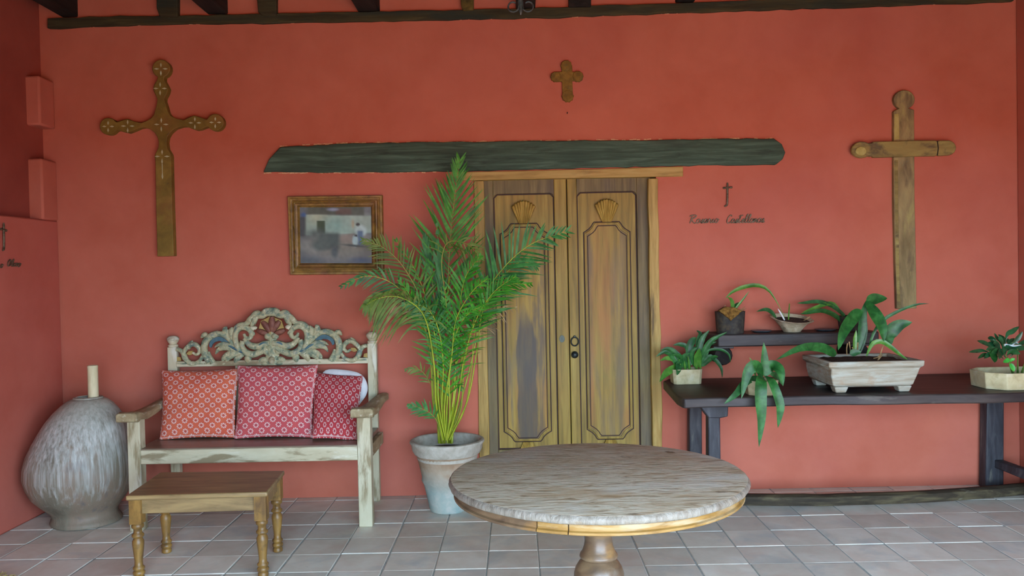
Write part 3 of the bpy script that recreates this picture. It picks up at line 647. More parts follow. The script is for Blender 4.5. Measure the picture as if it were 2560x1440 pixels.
wirecross([(5.5, 557), (5.5, 580), (6, 605), (5.5, 622), (3, 627)], [(-2, 573), (6, 574), (13, 577)], 0, 'y', 'dark iron cross on the left side wall at the photo edge above wire writing', mpl)
write([('o', -3, 669, 6, 8, {'*': 1.0}, 0), ('Olivo', 14, 665, 6.6, 8.2, {'O': 1.5, '*': 1.05, 'i': .8, 'l': .7}, -.06)], 'dark bent-wire handwriting on the left side wall below the iron cross', mpl, .0036)

# framed painting
t = thing('framed_painting', 'dim painting of a white-walled courtyard in worn gilt frame left of the palm', 'picture', W(843, 687, 0))
oc = [(719, 491), (956, 488), (960, 685.5), (726, 687.5)]; ic = [(748, 518), (927, 517), (929, 658), (750, 658)]
def ring(f, Y): return [W(oc[i][0]+(ic[i][0]-oc[i][0])*f, oc[i][1]+(ic[i][1]-oc[i][1])*f, -.03) for i in range(4)], Y
levels = [(0, -.002), (0, -.034), (.05, -.042), (.2, -.042), (.24, -.034), (.42, -.03), (.46, -.052), (.54, -.054), (.58, -.036), (.64, -.034), (.7, -.044), (.86, -.040), (.95, -.024), (1.0, -.02), (1.0, -.012)]
for k in range(4):
    m = MB(); vs = []
    for f, Y in levels:
        rr, _ = ring(f, Y)
        for p in (rr[k], rr[(k+1) % 4]): vs.append((p.x, Y, p.z))
    n = len(levels)
    m.add(vs, [(2*i, 2*i+1, 2*i+3, 2*i+2) for i in range(n-1)]+[(2*(n-1), 2*(n-1)+1, 1, 0)])
    m.build('frame_side', M_frameg, t, angle=30)
# canvas with a painted colour layer
def paint(u, v):
    def bl(c, col, f): f = max(0, min(1, f)); return tuple(a+(b-a)*f for a, b in zip(c, col))
    def box(x0, x1, y0, y1, s=.02):
        return max(0, min(1, (u-x0)/s+.5))*max(0, min(1, (x1-u)/s+.5))*max(0, min(1, (v-y0)/s+.5))*max(0, min(1, (y1-v)/s+.5))
    def el(cx, cy, rx, ry, s=.4): d = math.hypot((u-cx)/rx, (v-cy)/ry); return (1-d)/s+.5
    n = noise.noise(Vector((u*6, v*6, 1.7))); n2 = noise.noise(Vector((u*18, v*14, 4)))
    h = lambda s: lin(s)[:3]
    c = h('#67686a')
    c = bl(c, h('#7c7a70'), el(.6, .68, .5, .22, .8)); c = bl(c, h('#8a7c72'), el(.7, .55, .25, .1, .8)*.8)
    c = bl(c, h('#80807a'), el(.2, .7, .2, .1, .8)*.7)
    c = bl(c, h('#93a497'), box(.07, 1.02, .13+.03*u, .5-.04*u)); c = bl(c, h('#a4aa94'), el(.25, .18, .15, .12, .9)*box(.07, 1, .12, .45)*.8)
    c = bl(c, h('#7d9c92'), el(.5, .32, .2, .16, .9)*.6); c = bl(c, h('#9aa89c'), el(.85, .25, .2, .12, .9)*.6)
    c = bl(c, h('#4f5248'), box(.05, .9, -.1, .12+.035*u, .03)); c = bl(c, h('#5c4a42'), box(.5, .72, .02, .13, .03)); c = bl(c, h('#66686c'), box(-.1, .1, -.1, .12, .06))
    c = bl(c, h('#8a8fa4'), el(.46, .04, .08, .03, .6)*.7); c = bl(c, h('#45608a'), el(.05, .14, .04, .05, .6)*.8)
    c = bl(c, h('#45484a'), box(-.05, .08, .17, .52, .04)); c = bl(c, h('#3c4a34'), box(.235, .35, .24, .47, .015))
    c = bl(c, h('#4c5652'), box(.25, .55, .46, .75, .06)); c = bl(c, h('#505a56'), el(.28, .68, .12, .1, .8)); c = bl(c, h('#4c5658'), el(.48, .8, .05, .1, .8)); c = bl(c, h('#56605c'), el(.2, .47, .14, .1, .9)*.7)
    c = bl(c, h('#b4c4c0'), el(.85, .42, .08, .1, .5)); c = bl(c, h('#5a6c84'), box(.8, .88, .42, .68, .03)); c = bl(c, h('#a4b8b8'), el(.77, .6, .04, .1, .5)); c = bl(c, h('#3c3834'), el(.81, .31, .03, .03, .5)); c = bl(c, h('#3a3632'), el(.78, .51, .02, .02, .5)); c = bl(c, h('#a89a80'), el(.74, .3, .02, .08, .6)*.8)
    c = bl(c, h('#424a4a'), el(.75, .68+.12*(u-.7), .18, .02, .8)*.8); c = bl(c, h('#4c5a70'), el(.85, .95, .15, .06, .9)*.7); c = bl(c, h('#4c565c'), el(.1, .95, .2, .08, .9)*.6)
    return tuple(max(.01, x*k*(1+.18*n+.16*n2)) for x, k in zip(c, (1.0, 1.12, 1.08)))
m = MB(); nx, ny = 72, 56; cols = []
for j in range(ny+1):
    for i in range(nx+1):
        u, v = i/nx, j/ny
        a = [W(p[0], p[1], -.03) for p in ic]
        p = (a[0]*(1-u)+a[1]*u)*(1-v)+(a[3]*(1-u)+a[2]*u)*v
        m.v.append(Vector((p.x, -.014, p.z))); cols.append(paint(u, v))
for j in range(ny):
    for i in range(nx):
        k = j*(nx+1)+i; m.f.append((k, k+nx+1, k+nx+2, k+1))
mm, nt, b, _ = nodes('oil_painting'); at = nt.nodes.new('ShaderNodeVertexColor'); at.layer_name = 'paint'
nt.links.new(at.outputs[0], b.inputs['Base Color']); b.inputs['Roughness'].default_value = .45
o = m.build('canvas', mm, t); ca = o.data.color_attributes.new('paint', 'FLOAT_COLOR', 'POINT')
for i, c in enumerate(cols): ca.data[i].color = c+(1,)

# wrought iron lamp hanging from the rafters
lp = W(1302, 37, -.5)
M_lampiron = mat('grey_wrought_iron', ['#3c4648', '#566264', '#748082'], (40, 40, 40), 4, 0, .4, .2, .002, (), .5, .5)
t = thing('iron_lamp', 'black wrought iron lamp end with two curled scrolls hanging under the ceiling beams', 'lamp', lp)
MB().tube([(lp.x, -.5, lp.z), (lp.x, -.5, lp.z+.02), (lp.x, -.5, lp.z+.05), (lp.x, -.5, lp.z+.1), (lp.x, -.5, ROOF-.06)], [.005, .013, .010, .016, .010], 10).build('stem', M_lampiron, t)
for s in (-1, 1):
    pts = [(lp.x+s*.012, -.5, lp.z+.085)] + [(lp.x+s*(.048+.036*math.cos(a)*(1-.25*i/16)), -.5, lp.z+.052+.036*math.sin(a)*(1-.25*i/16)) for i, a in [(i, PI+i*(1.72*PI)/16) for i in range(17)]]
    MB().tube(pts, .0056, 8, 1.6).build('scroll', M_lampiron, t)

# ------------------------------------------------------------------ glazed jar and candle
jc = FZ(220, 1328); jy = jc.y+.215; jx = W(219, 1310, jy).x
zt = W(225, 990, jy).z
hj = zt
prof = [(.19, 0), (.208, .004), (.212, .02), (.204, .035), (.194, .055), (.198, .085), (.222, .115), (.258, .155), (.288, .195), (.314, .26), (.327, .33), (.324, .40), (.312, .47), (.290, .55), (.262, .63), (.232, .70), (.195, .76), (.152, .81), (.118, .838), (.09, .852), (.078, .862), (.072, .865)]
k = hj/.865
prof = [(r, z*k) for r, z in prof]
pin = prof + [(.05, prof[-1][1]-.01), (.045, prof[-1][1]-.1)]
t = thing('clay_jar', 'big egg-shaped clay jar with streaky white drip glaze standing in the left corner', 'jar', (jx, jy, 0))
jshift = lambda z: (lambda u: -.042*math.sin(min(1, u/.76)*PI) if u < .76 else .03*(u-.76)/.24)(z/hj)
body = MB(); body.lathe(jx, jy, prof[:-2]+[(.070, prof[-3][1]), (.066, prof[-3][1]-.012), (.066, prof[-3][1]-.016)], 56, True, jshift, .012)
body.build('jar_body', M_jar, t, angle=60)
MB().lathe(jx+.027, jy, [(.070, prof[-3][1]-.004), (.09, prof[-3][1]), (.088, prof[-3][1]+.006), (.074, prof[-3][1]+.009), (.068, prof[-3][1]+.002)], 32, False, None, .05).build('jar_lip', M_jar, t)
cz = prof[-3][1]
cxl = W(233, 980, jy).x
czt = W(235, 914, jy).z
cr = 12.5*MPP(jy)
t = tag(MB().lathe(jx+.95*(cxl-jx), jy, [(cr*.98, cz-.0155), (cr, cz+.02), (cr*1.0, czt-.02), (cr*1.04, czt-.004), (cr*.96, czt+.002), (cr*.5, czt-.004)], 24, True, lambda z: (cxl-jx)*.05+.004*(z-cz), .03).build('candle', M_candle), 'thick cream candle standing upright in the mouth of the glazed jar', 'candle')

# ------------------------------------------------------------------ carved bench
BY0, BY1 = -.706, -.13          # front leg face, back post face
t = bench = thing('carved_bench', 'chipped cream wooden bench with pierced carved crest holding three red cushions', 'bench', (-1.66, -.42, 0))
sz = .508
for name, px0, px1, ytop in (('leg', 319, 351, 1050), ('leg', 893, 927, 1035)):
    a = W(px0, ytop+100, BY0); b = W(px1, ytop+100, BY0); zt_ = W(px0, ytop, BY0).z
    MB().box(a.x, b.x, BY0, BY0+.08, 0, zt_).build('leg', M_benchz, bench, bevel=.006)
AX0 = W(319, 1150, BY0).x; AX1 = W(351, 1150, BY0).x; BX0 = W(893, 1150, BY0).x; BX1 = W(927, 1150, BY0).x
pl = (W(418, 890, BY1).x, W(441, 890, BY1).x); pr = (W(918, 890, BY1).x, W(941, 890, BY1).x)
for (a, b), yt, ball in ((pl, 868, (433, 857)), (pr, 858, (928, 846))):
    zt_ = W(430 if a < -2 else 928, yt, BY1).z
    MB().box(a, b, BY1, BY1+.055, 0, zt_).build('back_post', M_benchz, bench, bevel=.005)
    cx = (a+b)/2; cy = BY1+.0275
    MB().lathe(cx, cy, [(.028, zt_-.002), (.034, zt_+.006), (.034, zt_+.014), (.024, zt_+.02), (.032, zt_+.032), (.041, zt_+.048), (.041, zt_+.06), (.03, zt_+.072), (.012, zt_+.078)], 16).build('finial', M_bench, bench)
# seat board and rails
MB().box(AX0+.045, BX1-.045, BY0+.012, BY1-.002, sz-.03, sz).build('seat', M_seat, bench, bevel=.004)
MB().box(AX1-.002, BX0+.002, BY0+.004, BY0+.034, .412, sz-.008).build('front_rail', M_bench, bench, bevel=.006)
for xa, xb in ((AX0+.015, AX0+.05), (BX1-.05, BX1-.015)):
    MB().box(xa, xb, BY0+.078, BY1+.002, .40, sz-.03).build('side_rail', M_arm, bench, bevel=.004)
MB().box(pl[1]-.003, pr[0]+.003, BY1+.012, BY1+.04, .42, .50).build('back_rail', M_bench, bench, bevel=.004)
MB().box(W(588, 1000, BY1).x, W(614, 1000, BY1).x, BY1+.012, BY1+.034, .49, .955).build('back_slat', M_benchz, bench, bevel=.004)
# curved arms, wider at the rolled front end
def arm(xi, xo, s):
    zt_ = W(330, 1030, -.76).z; za = W(410, 1000, -.3).z
    path = [(BY1+.03, zt_-.006, 0), (BY1-.12, zt_-.004, 0), (-.42, zt_-.018, .006), (-.58, zt_-.022, .012), (-.68, zt_-.012, .02), (-.74, zt_-.002, .024), (-.785, zt_-.006, .02)]
    P = cat([(y, z, g) for y, z, g in path], 22); vs = []; fs = []
    for i, p in enumerate(P):
        y, z, g = p; th = .048 if i < 17 else .048+.012*math.sin((i-17)/4*PI)
        a = xi-s*g*1.0+s*.05*max(0, 1-i/12); b = xo+s*g+s*.012*max(0, 1-i/12)
        vs += [(a, y, z-th), (b, y, z-th), (b, y, z-.008), (b-s*.012, y, z), (a+s*.012, y, z), (a, y, z-.008)]
    n = len(P)
    for i in range(n-1):
        for k in range(6): fs.append((i*6+k, i*6+(k+1) % 6, i*6+6+(k+1) % 6, i*6+6+k))
    fs += [tuple(range(5, -1, -1)), tuple((n-1)*6+k for k in range(6))]
    m = MB(); m.add(vs, fs); m.build('arm', M_arm, bench, bevel=.004)
arm(AX1+.0, AX0-.008, -1); arm(BX0-.0, BX1+.012, 1)
# crest: lower rail plus pierced carving mirrored about its middle
rz0, rz1 = W(680, 913, BY1).z, W(680, 899.5, BY1).z
MB().box(pl[1]-.003, pr[0]+.003, BY1-.004, BY1+.03, rz0, rz1).build('crest_rail', M_bench, bench, bevel=.004)
CX = (pl[1]+pr[0])/2
def C4(x, y):                  # measured point on the carving -> offset from the middle, height (the photo rolls a little)
    px, py = 420+x/8.47, 760+y/8.47; p = W(px, py, BY1); return p.x, p.z
c0 = C4(2202, 1290)
crest = MB().box(CX-.03, CX+.03, BY1+.006, BY1+.026, rz1-.004, C4(2202, 560)[1]).build('crest', M_carve, bench, bevel=.006)
def carve(name, pts, wid, mat_, flat=.55, depth=0.0, mirror=True, n=26, taper=None):
    P = [C4(x, y) for x, y in pts]
    for s in ((1, -1) if mirror else (1,)):
        q = [Vector((CX+s*(x-(CX+.0)), BY1+.008-depth, z)) for x, z in P]
        q = cat(q, n); w = wid*1.22/8.47*MPP(BY1)/2
        rad = [max(.0016, w*(taper(i/(n-1)) if taper else 1)) for i in range(n)]
        MB().tube(q, rad, 8, flat*.018/max(.012, w)).build(name, mat_, crest, angle=60)
def slab(name, pts, mat_, y0, y1, mirror=True):
    P = [C4(x, y) for x, y in pts]
    for s in ((1, -1) if mirror else (1,)):
        q = [(CX+s*(x-CX), z) for x, z in P]
        if s < 0: q = q[::-1]
        MB().prism(q, BY1+y0, BY1+y1).build(name, mat_, crest, bevel=.002)
tp = lambda a, b, c: (lambda u: a+(b-a)*min(1, u*2) if u < .5 else b+(c-b)*(u*2-1))
tip = lambda u: math.sin(PI*min(1, .12+u*.85))**.7
# big outer scroll and its blue hollow
carve('scroll', [(880, 1230), (790, 1080), (760, 950), (790, 800), (890, 690), (1030, 630), (1180, 660), (1310, 770), (1420, 900), (1520, 1010)], 120, M_carve, 1.0, .006, taper=tp(1.15, 1.0, .4))
carve('scroll', [(960, 1250), (890, 1130), (860, 1010)], 90, M_carve, 1.0, .008, taper=tp(1.2, 1, .5))
slab('blue_hollow', [(860, 900), (870, 820), (930, 730), (1010, 680), (1110, 680), (1210, 740), (1330, 860), (1420, 960), (1300, 880), (1200, 830), (1090, 785), (1000, 800), (940, 850), (905, 930)], M_blue, .004, .02)
# end scrolls by the posts
carve('scroll', [(175, 960), (270, 990), (340, 1090), (400, 1210), (520, 1270), (660, 1210), (730, 1100)], 90, M_carve, 1.0, .004, taper=tp(.8, 1.1, .7))
carve('scroll', [(350, 1180), (320, 1060), (400, 920), (530, 850), (640, 910), (665, 1010), (600, 1070), (520, 1030)], 85, M_carve, 1.0, .006, taper=tp(.8, 1.1, .5))
carve('acanthus_leaf', [(420, 960), (450, 870), (515, 775)], 90, M_carve, .8, .0, taper=tip, n=12)
slab('ochre_field', [(380, 1060), (430, 1000), (520, 990), (520, 1060), (450, 1090)], M_ochre, .002, .02)
slab('ochre_field', [(180, 1120), (250, 1130), (270, 1200), (180, 1230)], M_ochre, .006, .02)
carve('scroll', [(190, 1255), (420, 1262), (640, 1262), (900, 1255)], 80, M_carve, .8, .0)
carve('acanthus_leaf', [(840, 690), (770, 650), (690, 720)], 95, M_carve, .8, .004, taper=tip, n=12)
# leaf cluster above
carve('acanthus_leaf', [(1330, 800), (1240, 640), (1210, 540), (1240, 480)], 120, M_carve, .8, .004, taper=tip)
carve('acanthus_leaf', [(1370, 790), (1340, 600), (1360, 490)], 120, M_carve, .8, .008, taper=tip)
carve('acanthus_leaf', [(1230, 700), (1180, 620), (1110, 610)], 110, M_carve, .8, .004, taper=tip)
slab('ochre_field', [(1250, 660), (1310, 640), (1370, 700), (1380, 800), (1310, 760)], M_ochre, -.006, .014)
# inner volute
carve('scroll', [(1520, 1000), (1450, 850), (1420, 700), (1460, 560), (1580, 490), (1710, 530), (1770, 640), (1720, 730), (1640, 700), (1610, 630)], 105, M_carve, 1.0, .01, taper=tp(1.0, 1.05, .45))
carve('scroll', [(1420, 760), (1450, 560), (1560, 450), (1660, 430)], 60, M_blue, .7, .0, taper=tip)
carve('acanthus_leaf', [(1720, 500), (1830, 510), (1860, 540)], 100, M_bench, .8, .004, taper=tip, n=12)
carve('acanthus_leaf', [(1700, 560), (1800, 620), (1790, 680)], 70, M_carve, .8, .008, taper=tip, n=12)
# upper cresting
carve('scroll', [(1390, 570), (1500, 470), (1650, 420), (1740, 330), (1800, 250), (1880, 200), (1990, 210), (2080, 150), (2202, 130)], 120, M_carve, 1.0, .004, taper=lambda u: .75+.28*abs(math.sin(u*13)))
carve('scroll', [(1800, 420), (1830, 330), (1900, 260), (2020, 240), (2110, 200), (2202, 190)], 110, M_carve, 1.0, .006, taper=lambda u: .8+.25*abs(math.sin(u*9)))
carve('acanthus_leaf', [(1760, 470), (1790, 400), (1820, 330)], 80, M_carve, .8, .008, taper=tip, n=12)
# branch from the middle and its hook
carve('scroll', [(2160, 830), (2030, 850), (1900, 900), (1760, 880), (1660, 800), (1610, 730)], 110, M_carve, 1.0, .008, taper=tp(1.0, 1.15, .6))
carve('scroll', [(2120, 815), (2020, 830), (1930, 880), (1850, 905)], 60, M_blue, .9, .012, taper=tip)
carve('scroll', [(1580, 780), (1560, 900), (1640, 1020), (1780, 1070), (1940, 1020), (2100, 930)], 120, M_carve, 1.0, .008, taper=tp(.8, 1.1, .9))
# lower spray of leaves
for pts, w in (([(1540, 1020), (1400, 920), (1230, 850), (1080, 860), (985, 920)], 80), ([(1540, 1030), (1380, 950), (1200, 920), (1070, 960), (1005, 1060)], 110), ([(1580, 1040), (1420, 1030), (1280, 1070), (1180, 1150), (1150, 1230)], 120),
               ([(1560, 1050), (1400, 1070), (1280, 1140), (1220, 1240)], 110), ([(1600, 1070), (1500, 1120), (1440, 1190), (1430, 1265)], 110), ([(1700, 1070), (1690, 1160), (1665, 1270)], 130)):
    carve('acanthus_leaf', pts, w, M_carve, .9, .006, taper=tip)
carve('scroll', [(1250, 850), (1400, 930), (1560, 1010), (1740, 1090)], 55, M_blue, .9, .012, taper=tip)
carve('acanthus_leaf', [(1240, 1240), (1180, 1270), (1110, 1285)], 70, M_carve, .8, .0, taper=tip, n=12)
# middle: shell, bosses, stem and foot leaves
carve('stem', [(2202, 1290), (2202, 1100), (2202, 900), (2202, 700), (2202, 560)], 240, M_carve, 1.0, .0, False, taper=lambda u: [1.25, 1.0, .95, .6, .3][min(4, int(u*5))])
carve('stem', [(2202, 1270), (2202, 1180), (2202, 1100)], 130, M_bench, 1.3, .012, False, taper=tip, n=12)
carve('shell_flute', [(2202, 580), (2202, 430), (2202, 270)], 130, M_maroon, 1.0, .008, False, taper=lambda u: .35+.65*math.sin(PI*min(1, u*.8+.1)), n=14)
carve('shell_flute', [(2160, 590), (2080, 470), (1990, 370)], 115, M_maroon, 1.0, .006, taper=lambda u: .35+.65*math.sin(PI*min(1, u*.8+.1)), n=14)
carve('shell_flute', [(2110, 640), (2000, 600), (1890, 560)], 105, M_maroon, 1.0, .006, taper=lambda u: .35+.65*math.sin(PI*min(1, u*.8+.1)), n=14)
slab('shell_field', [(2202, 640), (2060, 640), (1900, 560), (1960, 360), (2080, 300), (2202, 230)], M_ochre, .004, .02)
for s in (1, -1):
    x, z = C4(2108, 685)
    MB().tube([(CX+s*(x-CX), BY1+.012, z), (CX+s*(x-CX), BY1-.008, z), (CX+s*(x-CX), BY1-.016, z), (CX+s*(x-CX), BY1-.019, z)], [.024, .021, .013, .004], 14).build('boss', M_carve, crest, angle=60)
carve('acanthus_leaf', [(2120, 1230), (2020, 1180), (1890, 1225)], 110, M_carve, .9, .006, taper=tip, n=14)
carve('acanthus_leaf', [(2130, 1270), (2040, 1260), (1960, 1275)], 80, M_carve, .9, .006, taper=tip, n=14)
carve('acanthus_leaf', [(2120, 1060), (2060, 1000), (2010, 960)], 120, M_carve, .9, .004, taper=tip, n=14)

# cushions
def cushion(q, Yt, thick, mfab, label, pad=None, seedz=0):
    TL, TR, BR, BL = q
    zb = sz+.004
    bl = FZ(BL[0], BL[1], zb); br = FZ(BR[0], BR[1], zb); yb = (bl.y+br.y)/2
    P = [W(*TL, Yt), W(*TR, Yt), Vector((br.x, yb, zb)), Vector((bl.x, yb, zb))]
    P[2] = W(BR[0], BR[1], yb); P[3] = W(BL[0], BL[1], yb)
    nrm = (P[1]-P[0]).cross(P[0]-P[3]).normalized()
    if nrm.y > 0: nrm = -nrm
    t = thing('cushion', label, 'cushion', ((P[2]+P[3])/2), 'cushions on the carved bench')
    n = 26
    for name, sgn, mt in (('printed_cover', 1, mfab), ('backing', -1, M_white)):
        m = MB(); m.uv = []
        for j in range(n+1):
            for i in range(n+1):
                u, v = i/n, j/n
                uu = .5+(u-.5)*(1-.05*math.sin(PI*v)*abs(2*u-1)); vv = .5+(v-.5)*(1-.045*math.sin(PI*u)*abs(2*v-1))
                p = (P[0]*(1-uu)+P[1]*uu)*(1-vv)+(P[3]*(1-uu)+P[2]*uu)*vv
                e = ((1-abs(2*u-1)**3)*(1-abs(2*v-1)**3))**.55
                wr = .008*noise.noise(Vector((u*3+seedz, v*5, seedz)))*e + (.010*math.sin(u*5+v*16+seedz)*max(0, v-.6)*e if sgn > 0 else 0)
                p = p+nrm*(sgn*thick*.5*e*(1.0 if sgn > 0 else .8)+wr)
                if p.z < zb+.0 : p.z = zb
                if p.y > BY1-.008: p.y = BY1-.008
                m.v.append(p); m.uv.append((u, 1-v))
        for j in range(n):
            for i in range(n):
                k = j*(n+1)+i; m.f.append((k, k+n+1, k+n+2, k+1) if sgn > 0 else (k+1, k+n+2, k+n+1, k))
        m.build(name, mt, t, angle=80)
    if pad:
        m = MB(); PT = [W(x, y, Y) for x, y, Y in pad]; c = sum(PT, Vector())/len(PT); k = len(PT)
        vs = [p for p in PT]+[p*.55+c*.45+Vector((0, -.028, 0)) for p in PT]+[p*.55+c*.45+Vector((0, .03, 0)) for p in PT]
        fs = [tuple(range(k, 2*k)), tuple(range(3*k-1, 2*k-1, -1))]+[(i, (i+1) % k, k+(i+1) % k, k+i) for i in range(k)]+[((i+1) % k, i, 2*k+i, 2*k+(i+1) % k) for i in range(k)]
        m.add(vs, fs); m.build('inner_pad', M_white, t, subsurf=2)
cushion([(404, 926), (599, 921), (588, 1094), (399, 1100)], -.19, .13, fabric('orange_red_print', '#d06c4e', '#c65e48'), 'orange-red print cushion at the left end of the carved bench', None, 1.3)
cushion([(783, 929), (908, 939), (892, 1104), (780, 1096)], -.18, .12, fabric('dark_red_print', '#b54448', '#aa3c42'), 'dark red print cushion with white pad showing at the right end of the bench', [(780, 916, -.17), (825, 914, -.165), (872, 918, -.165), (904, 925, -.168), (921, 942, -.172), (929, 966, -.182), (925, 992, -.198), (908, 1012, -.215), (880, 1050, -.24), (796, 1050, -.24)], 4.1)
cushion([(594, 914), (795, 912), (781, 1094), (586, 1097)], -.225, .12, fabric('pink_red_print', '#c25a58', '#b85258'), 'pinkish red print cushion in the middle of the carved bench', None, 2.2)

# ------------------------------------------------------------------ low stool table
SZ = .45
co = [(-2.014, -1.577), (-1.297, -1.552), (-1.337, -1.088), (-2.056, -1.067)]
t = thing('low_table', 'low brown wooden table with turned legs standing in front of the carved bench', 'table', (-1.676, -1.32, 0))
MB().hexa([(x, y, SZ-.026) for x, y in co]+[(x, y, SZ) for x, y in co]).build('tabletop', M_stool, t, bevel=.008, seg=3)
cxy = Vector((-1.676, -1.321)); ins = []
for x, y in co:
    d = Vector((x, y))-cxy; ins.append((cxy.x+d.x*.885, cxy.y+d.y*.83))
ptop = SZ-.027
for k in range(4):
    a = Vector(ins[k]); b = Vector(ins[(k+1) % 4]); d = (b-a).normalized(); nn = Vector((d.y, -d.x))*.016
    p = [a-nn*.3, b-nn*.3, b+nn*.7, a+nn*.7]
    MB().hexa([(v.x, v.y, ptop-.075) for v in p]+[(v.x, v.y, ptop) for v in p]).build('apron', M_stool, t, bevel=.003)
for (x, y) in ins:
    m = MB(); hb = .030
    ang = .034; cs, sn = math.cos(ang), math.sin(ang)
    sq = [(-hb, -hb), (hb, -hb), (hb, hb), (-hb, hb)]; sq = [(x+a*cs-b*sn, y+a*sn+b*cs) for a, b in sq]
    m.hexa([(a, b, ptop-.125) for a, b in sq]+[(a, b, ptop) for a, b in sq])
    m.lathe(x, y, [(.020, 0), (.026, .004), (.027, .02), (.022, .027), (.029, .034), (.030, .046), (.023, .054), (.029, .062), (.029, .07), (.021, .078), (.020, .10), (.025, .15), (.0295, .19), (.029, .205), (.021, .222), (.030, .230), (.030, .240), (.021, .248), (.021, .268), (.030, .276), (.031, .288), (.024, .298), (.028, .302)], 18)
    m.build('leg', M_leg, t, bevel=0, angle=50)

# ------------------------------------------------------------------ round table
tz = .74; tcx, tcy, tr = .306, -2.467, .59
t = thing('round_table', 'round weathered wooden pedestal table in the foreground in front of the door', 'table', (tcx, tcy, 0))
def disc(r, z0, z1, wob, seg=120, edge=.008):
    m = MB(); rings = []
    for rr, z in ((r-.02, z0), (r-.006, z0+.003), (r, z0+edge), (r+.001, (z0+z1)/2), (r-.002, z1-edge), (r-edge, z1-.002)):
        rings.append([(tcx+(rr+wob*noise.noise(Vector((math.cos(a)*14, math.sin(a)*14, z*60)))+wob*.7*noise.noise(Vector((math.cos(a)*3, math.sin(a)*3, 2))))*math.cos(a), tcy+(rr+wob*noise.noise(Vector((math.cos(a)*14, math.sin(a)*14, z*60))))*math.sin(a), z) for a in [2*PI*i/seg for i in range(seg)]])
    vs = [p for r_i in rings for p in r_i]; fs = []
    for k in range(len(rings)-1):
        for i in range(seg):
            j = (i+1) % seg; fs.append((k*seg+i, k*seg+j, (k+1)*seg+j, (k+1)*seg+i))
    fs.append(tuple(range(seg-1, -1, -1))); m.add(vs, fs); return m, [Vector(p) for p in rings[-1]]
m, last = disc(tr, tz-.034, tz, .004)
m.build('table_edge', M_edge, t, angle=60)
top = MB(); n = len(last); vs = [(p.x, p.y, p.z) for p in last]+[(tcx+(p.x-tcx)*.985, tcy+(p.y-tcy)*.985, tz) for p in last]
top.add(vs, [(i, (i+1) % n, n+(i+1) % n, n+i) for i in range(n)]+[tuple(range(n, 2*n))])
for nd_ in M_table.node_tree.nodes:
    if nd_.type == 'MAPPING': nd_.inputs['Rotation'].default_value = (0, 0, .42)
top.build('tabletop', M_table, t, angle=60)
# apron in curved segments with open joints
angs = [-PI+.2]
ja = [math.atan2(W(x, 1322, -3.02).y-tcy, W(x, 1322, -3.02).x-tcx) for x in (1325, 1420)]
cuts = sorted([ja[0], ja[1], -.35, .7, 1.7, 2.7])
for k in range(len(cuts)):
    a0 = cuts[k]+.004; a1 = (cuts[(k+1) % len(cuts)]+(2*PI if k == len(cuts)-1 else 0))-.004; ns = 26; vs = []; fs = []
    for i in range(ns+1):
        a = a0+(a1-a0)*i/ns; c_, s_ = math.cos(a), math.sin(a)
        for r, z in ((tr-.05, tz-.074), (tr-.026, tz-.074), (tr-.018, tz-.070), (tr-.018, tz-.062), (tr-.026, tz-.058), (tr-.026, tz-.033), (tr-.05, tz-.033)):
            vs.append((tcx+r*c_, tcy+r*s_, z))
    for i in range(ns):
        for j in range(7): fs.append((i*7+j, i*7+(j+1) % 7, i*7+7+(j+1) % 7, i*7+7+j))
    fs += [tuple(range(6, -1, -1)), tuple(ns*7+j for j in range(7))]
    m = MB(); m.add(vs, fs); m.build('apron', M_ped if abs(a1+.004-ja[0]-2*PI) < .01 else M_apron, t, angle=35)
s = MPP(tcy)
MB().lathe(tcx+.002, tcy, [(.085, .045), (.12, .06), (.12, .09), (.08, .105), (.06, .12), (.066, .14), (.07, .16), (.06, .175), (.07, .2), (.088, .235), (.099, .275), (.102, .31), (.100, .338), (.093, .362), (.08, .383), (.066, .397), (.073, .401), (.077, .407), (.075, .416), (.066, .428), (.058, .45), (.0535, .478), (.057, .505), (.063, .53), (.058, .548), (.07, .56), (.074, .58), (.07, .61), (.078, tz-.055)], 40).build('pedestal', M_ped, t, angle=50)
MB().box(tcx-.5, tcx+.5, tcy-.04, tcy+.04, tz-.066, tz-.035).build('bearer', M_ped, t)
for k in range(4):
    a = PI/4+k*PI/2; c_, s_ = math.cos(a), math.sin(a)
    P = [(tcx+c_*d, tcy+s_*d, z) for d, z in ((.06, .09), (.18, .085), (.3, .06), (.38, .035))]
    MB().tube(P, [.045, .042, .036, .034], 10).build('foot', M_ped, t)

# ------------------------------------------------------------------ dark wall table with its log
BZ = .785; bf, bb = -.91, -.02
t = thing('plant_table', 'long black plank table against the right of the wall carrying potted plants', 'table', (2.2, -.46, 0))
xl = FZ(1718, 1002, BZ).x; xk = FZ(1662, 950, BZ).x
fr = []
for i in range(15): 
    x = xl+(3.44-xl)*i/14; fr.append((x, bf+.012*math.sin(i*1.7)+(.02*math.sin(i*.5))))
poly = fr+[(3.44, bb), (xk+.03, bb), (xk-.02, bb-.10), (xl-.02, bf+.14), (xl-.012, bf+.03)]
n = len(poly); th = .058
m = MB(); m.add([(x, y, BZ-th) for x, y in poly]+[(x, y, BZ) for x, y in poly], [tuple(range(n-1, -1, -1)), tuple(range(n, 2*n))]+[(i, (i+1) % n, n+(i+1) % n, n+i) for i in range(n)])
m.build('tabletop', M_bt, t, bevel=.008)
def leg4(xa, xb, xa0, xb0, y, d, z1, mt=M_btl, dy=0):
    return MB().hexa([(xa0, y-d+dy, 0), (xb0, y-d+dy, 0), (xb0, y+d+dy, 0), (xa0, y+d+dy, 0), (xa, y-d, z1), (xb, y-d, z1), (xb, y+d, z1), (xa, y+d, z1)]).build('leg', mt, t, bevel=.008)
lz = BZ-th+.002
YF = -.60
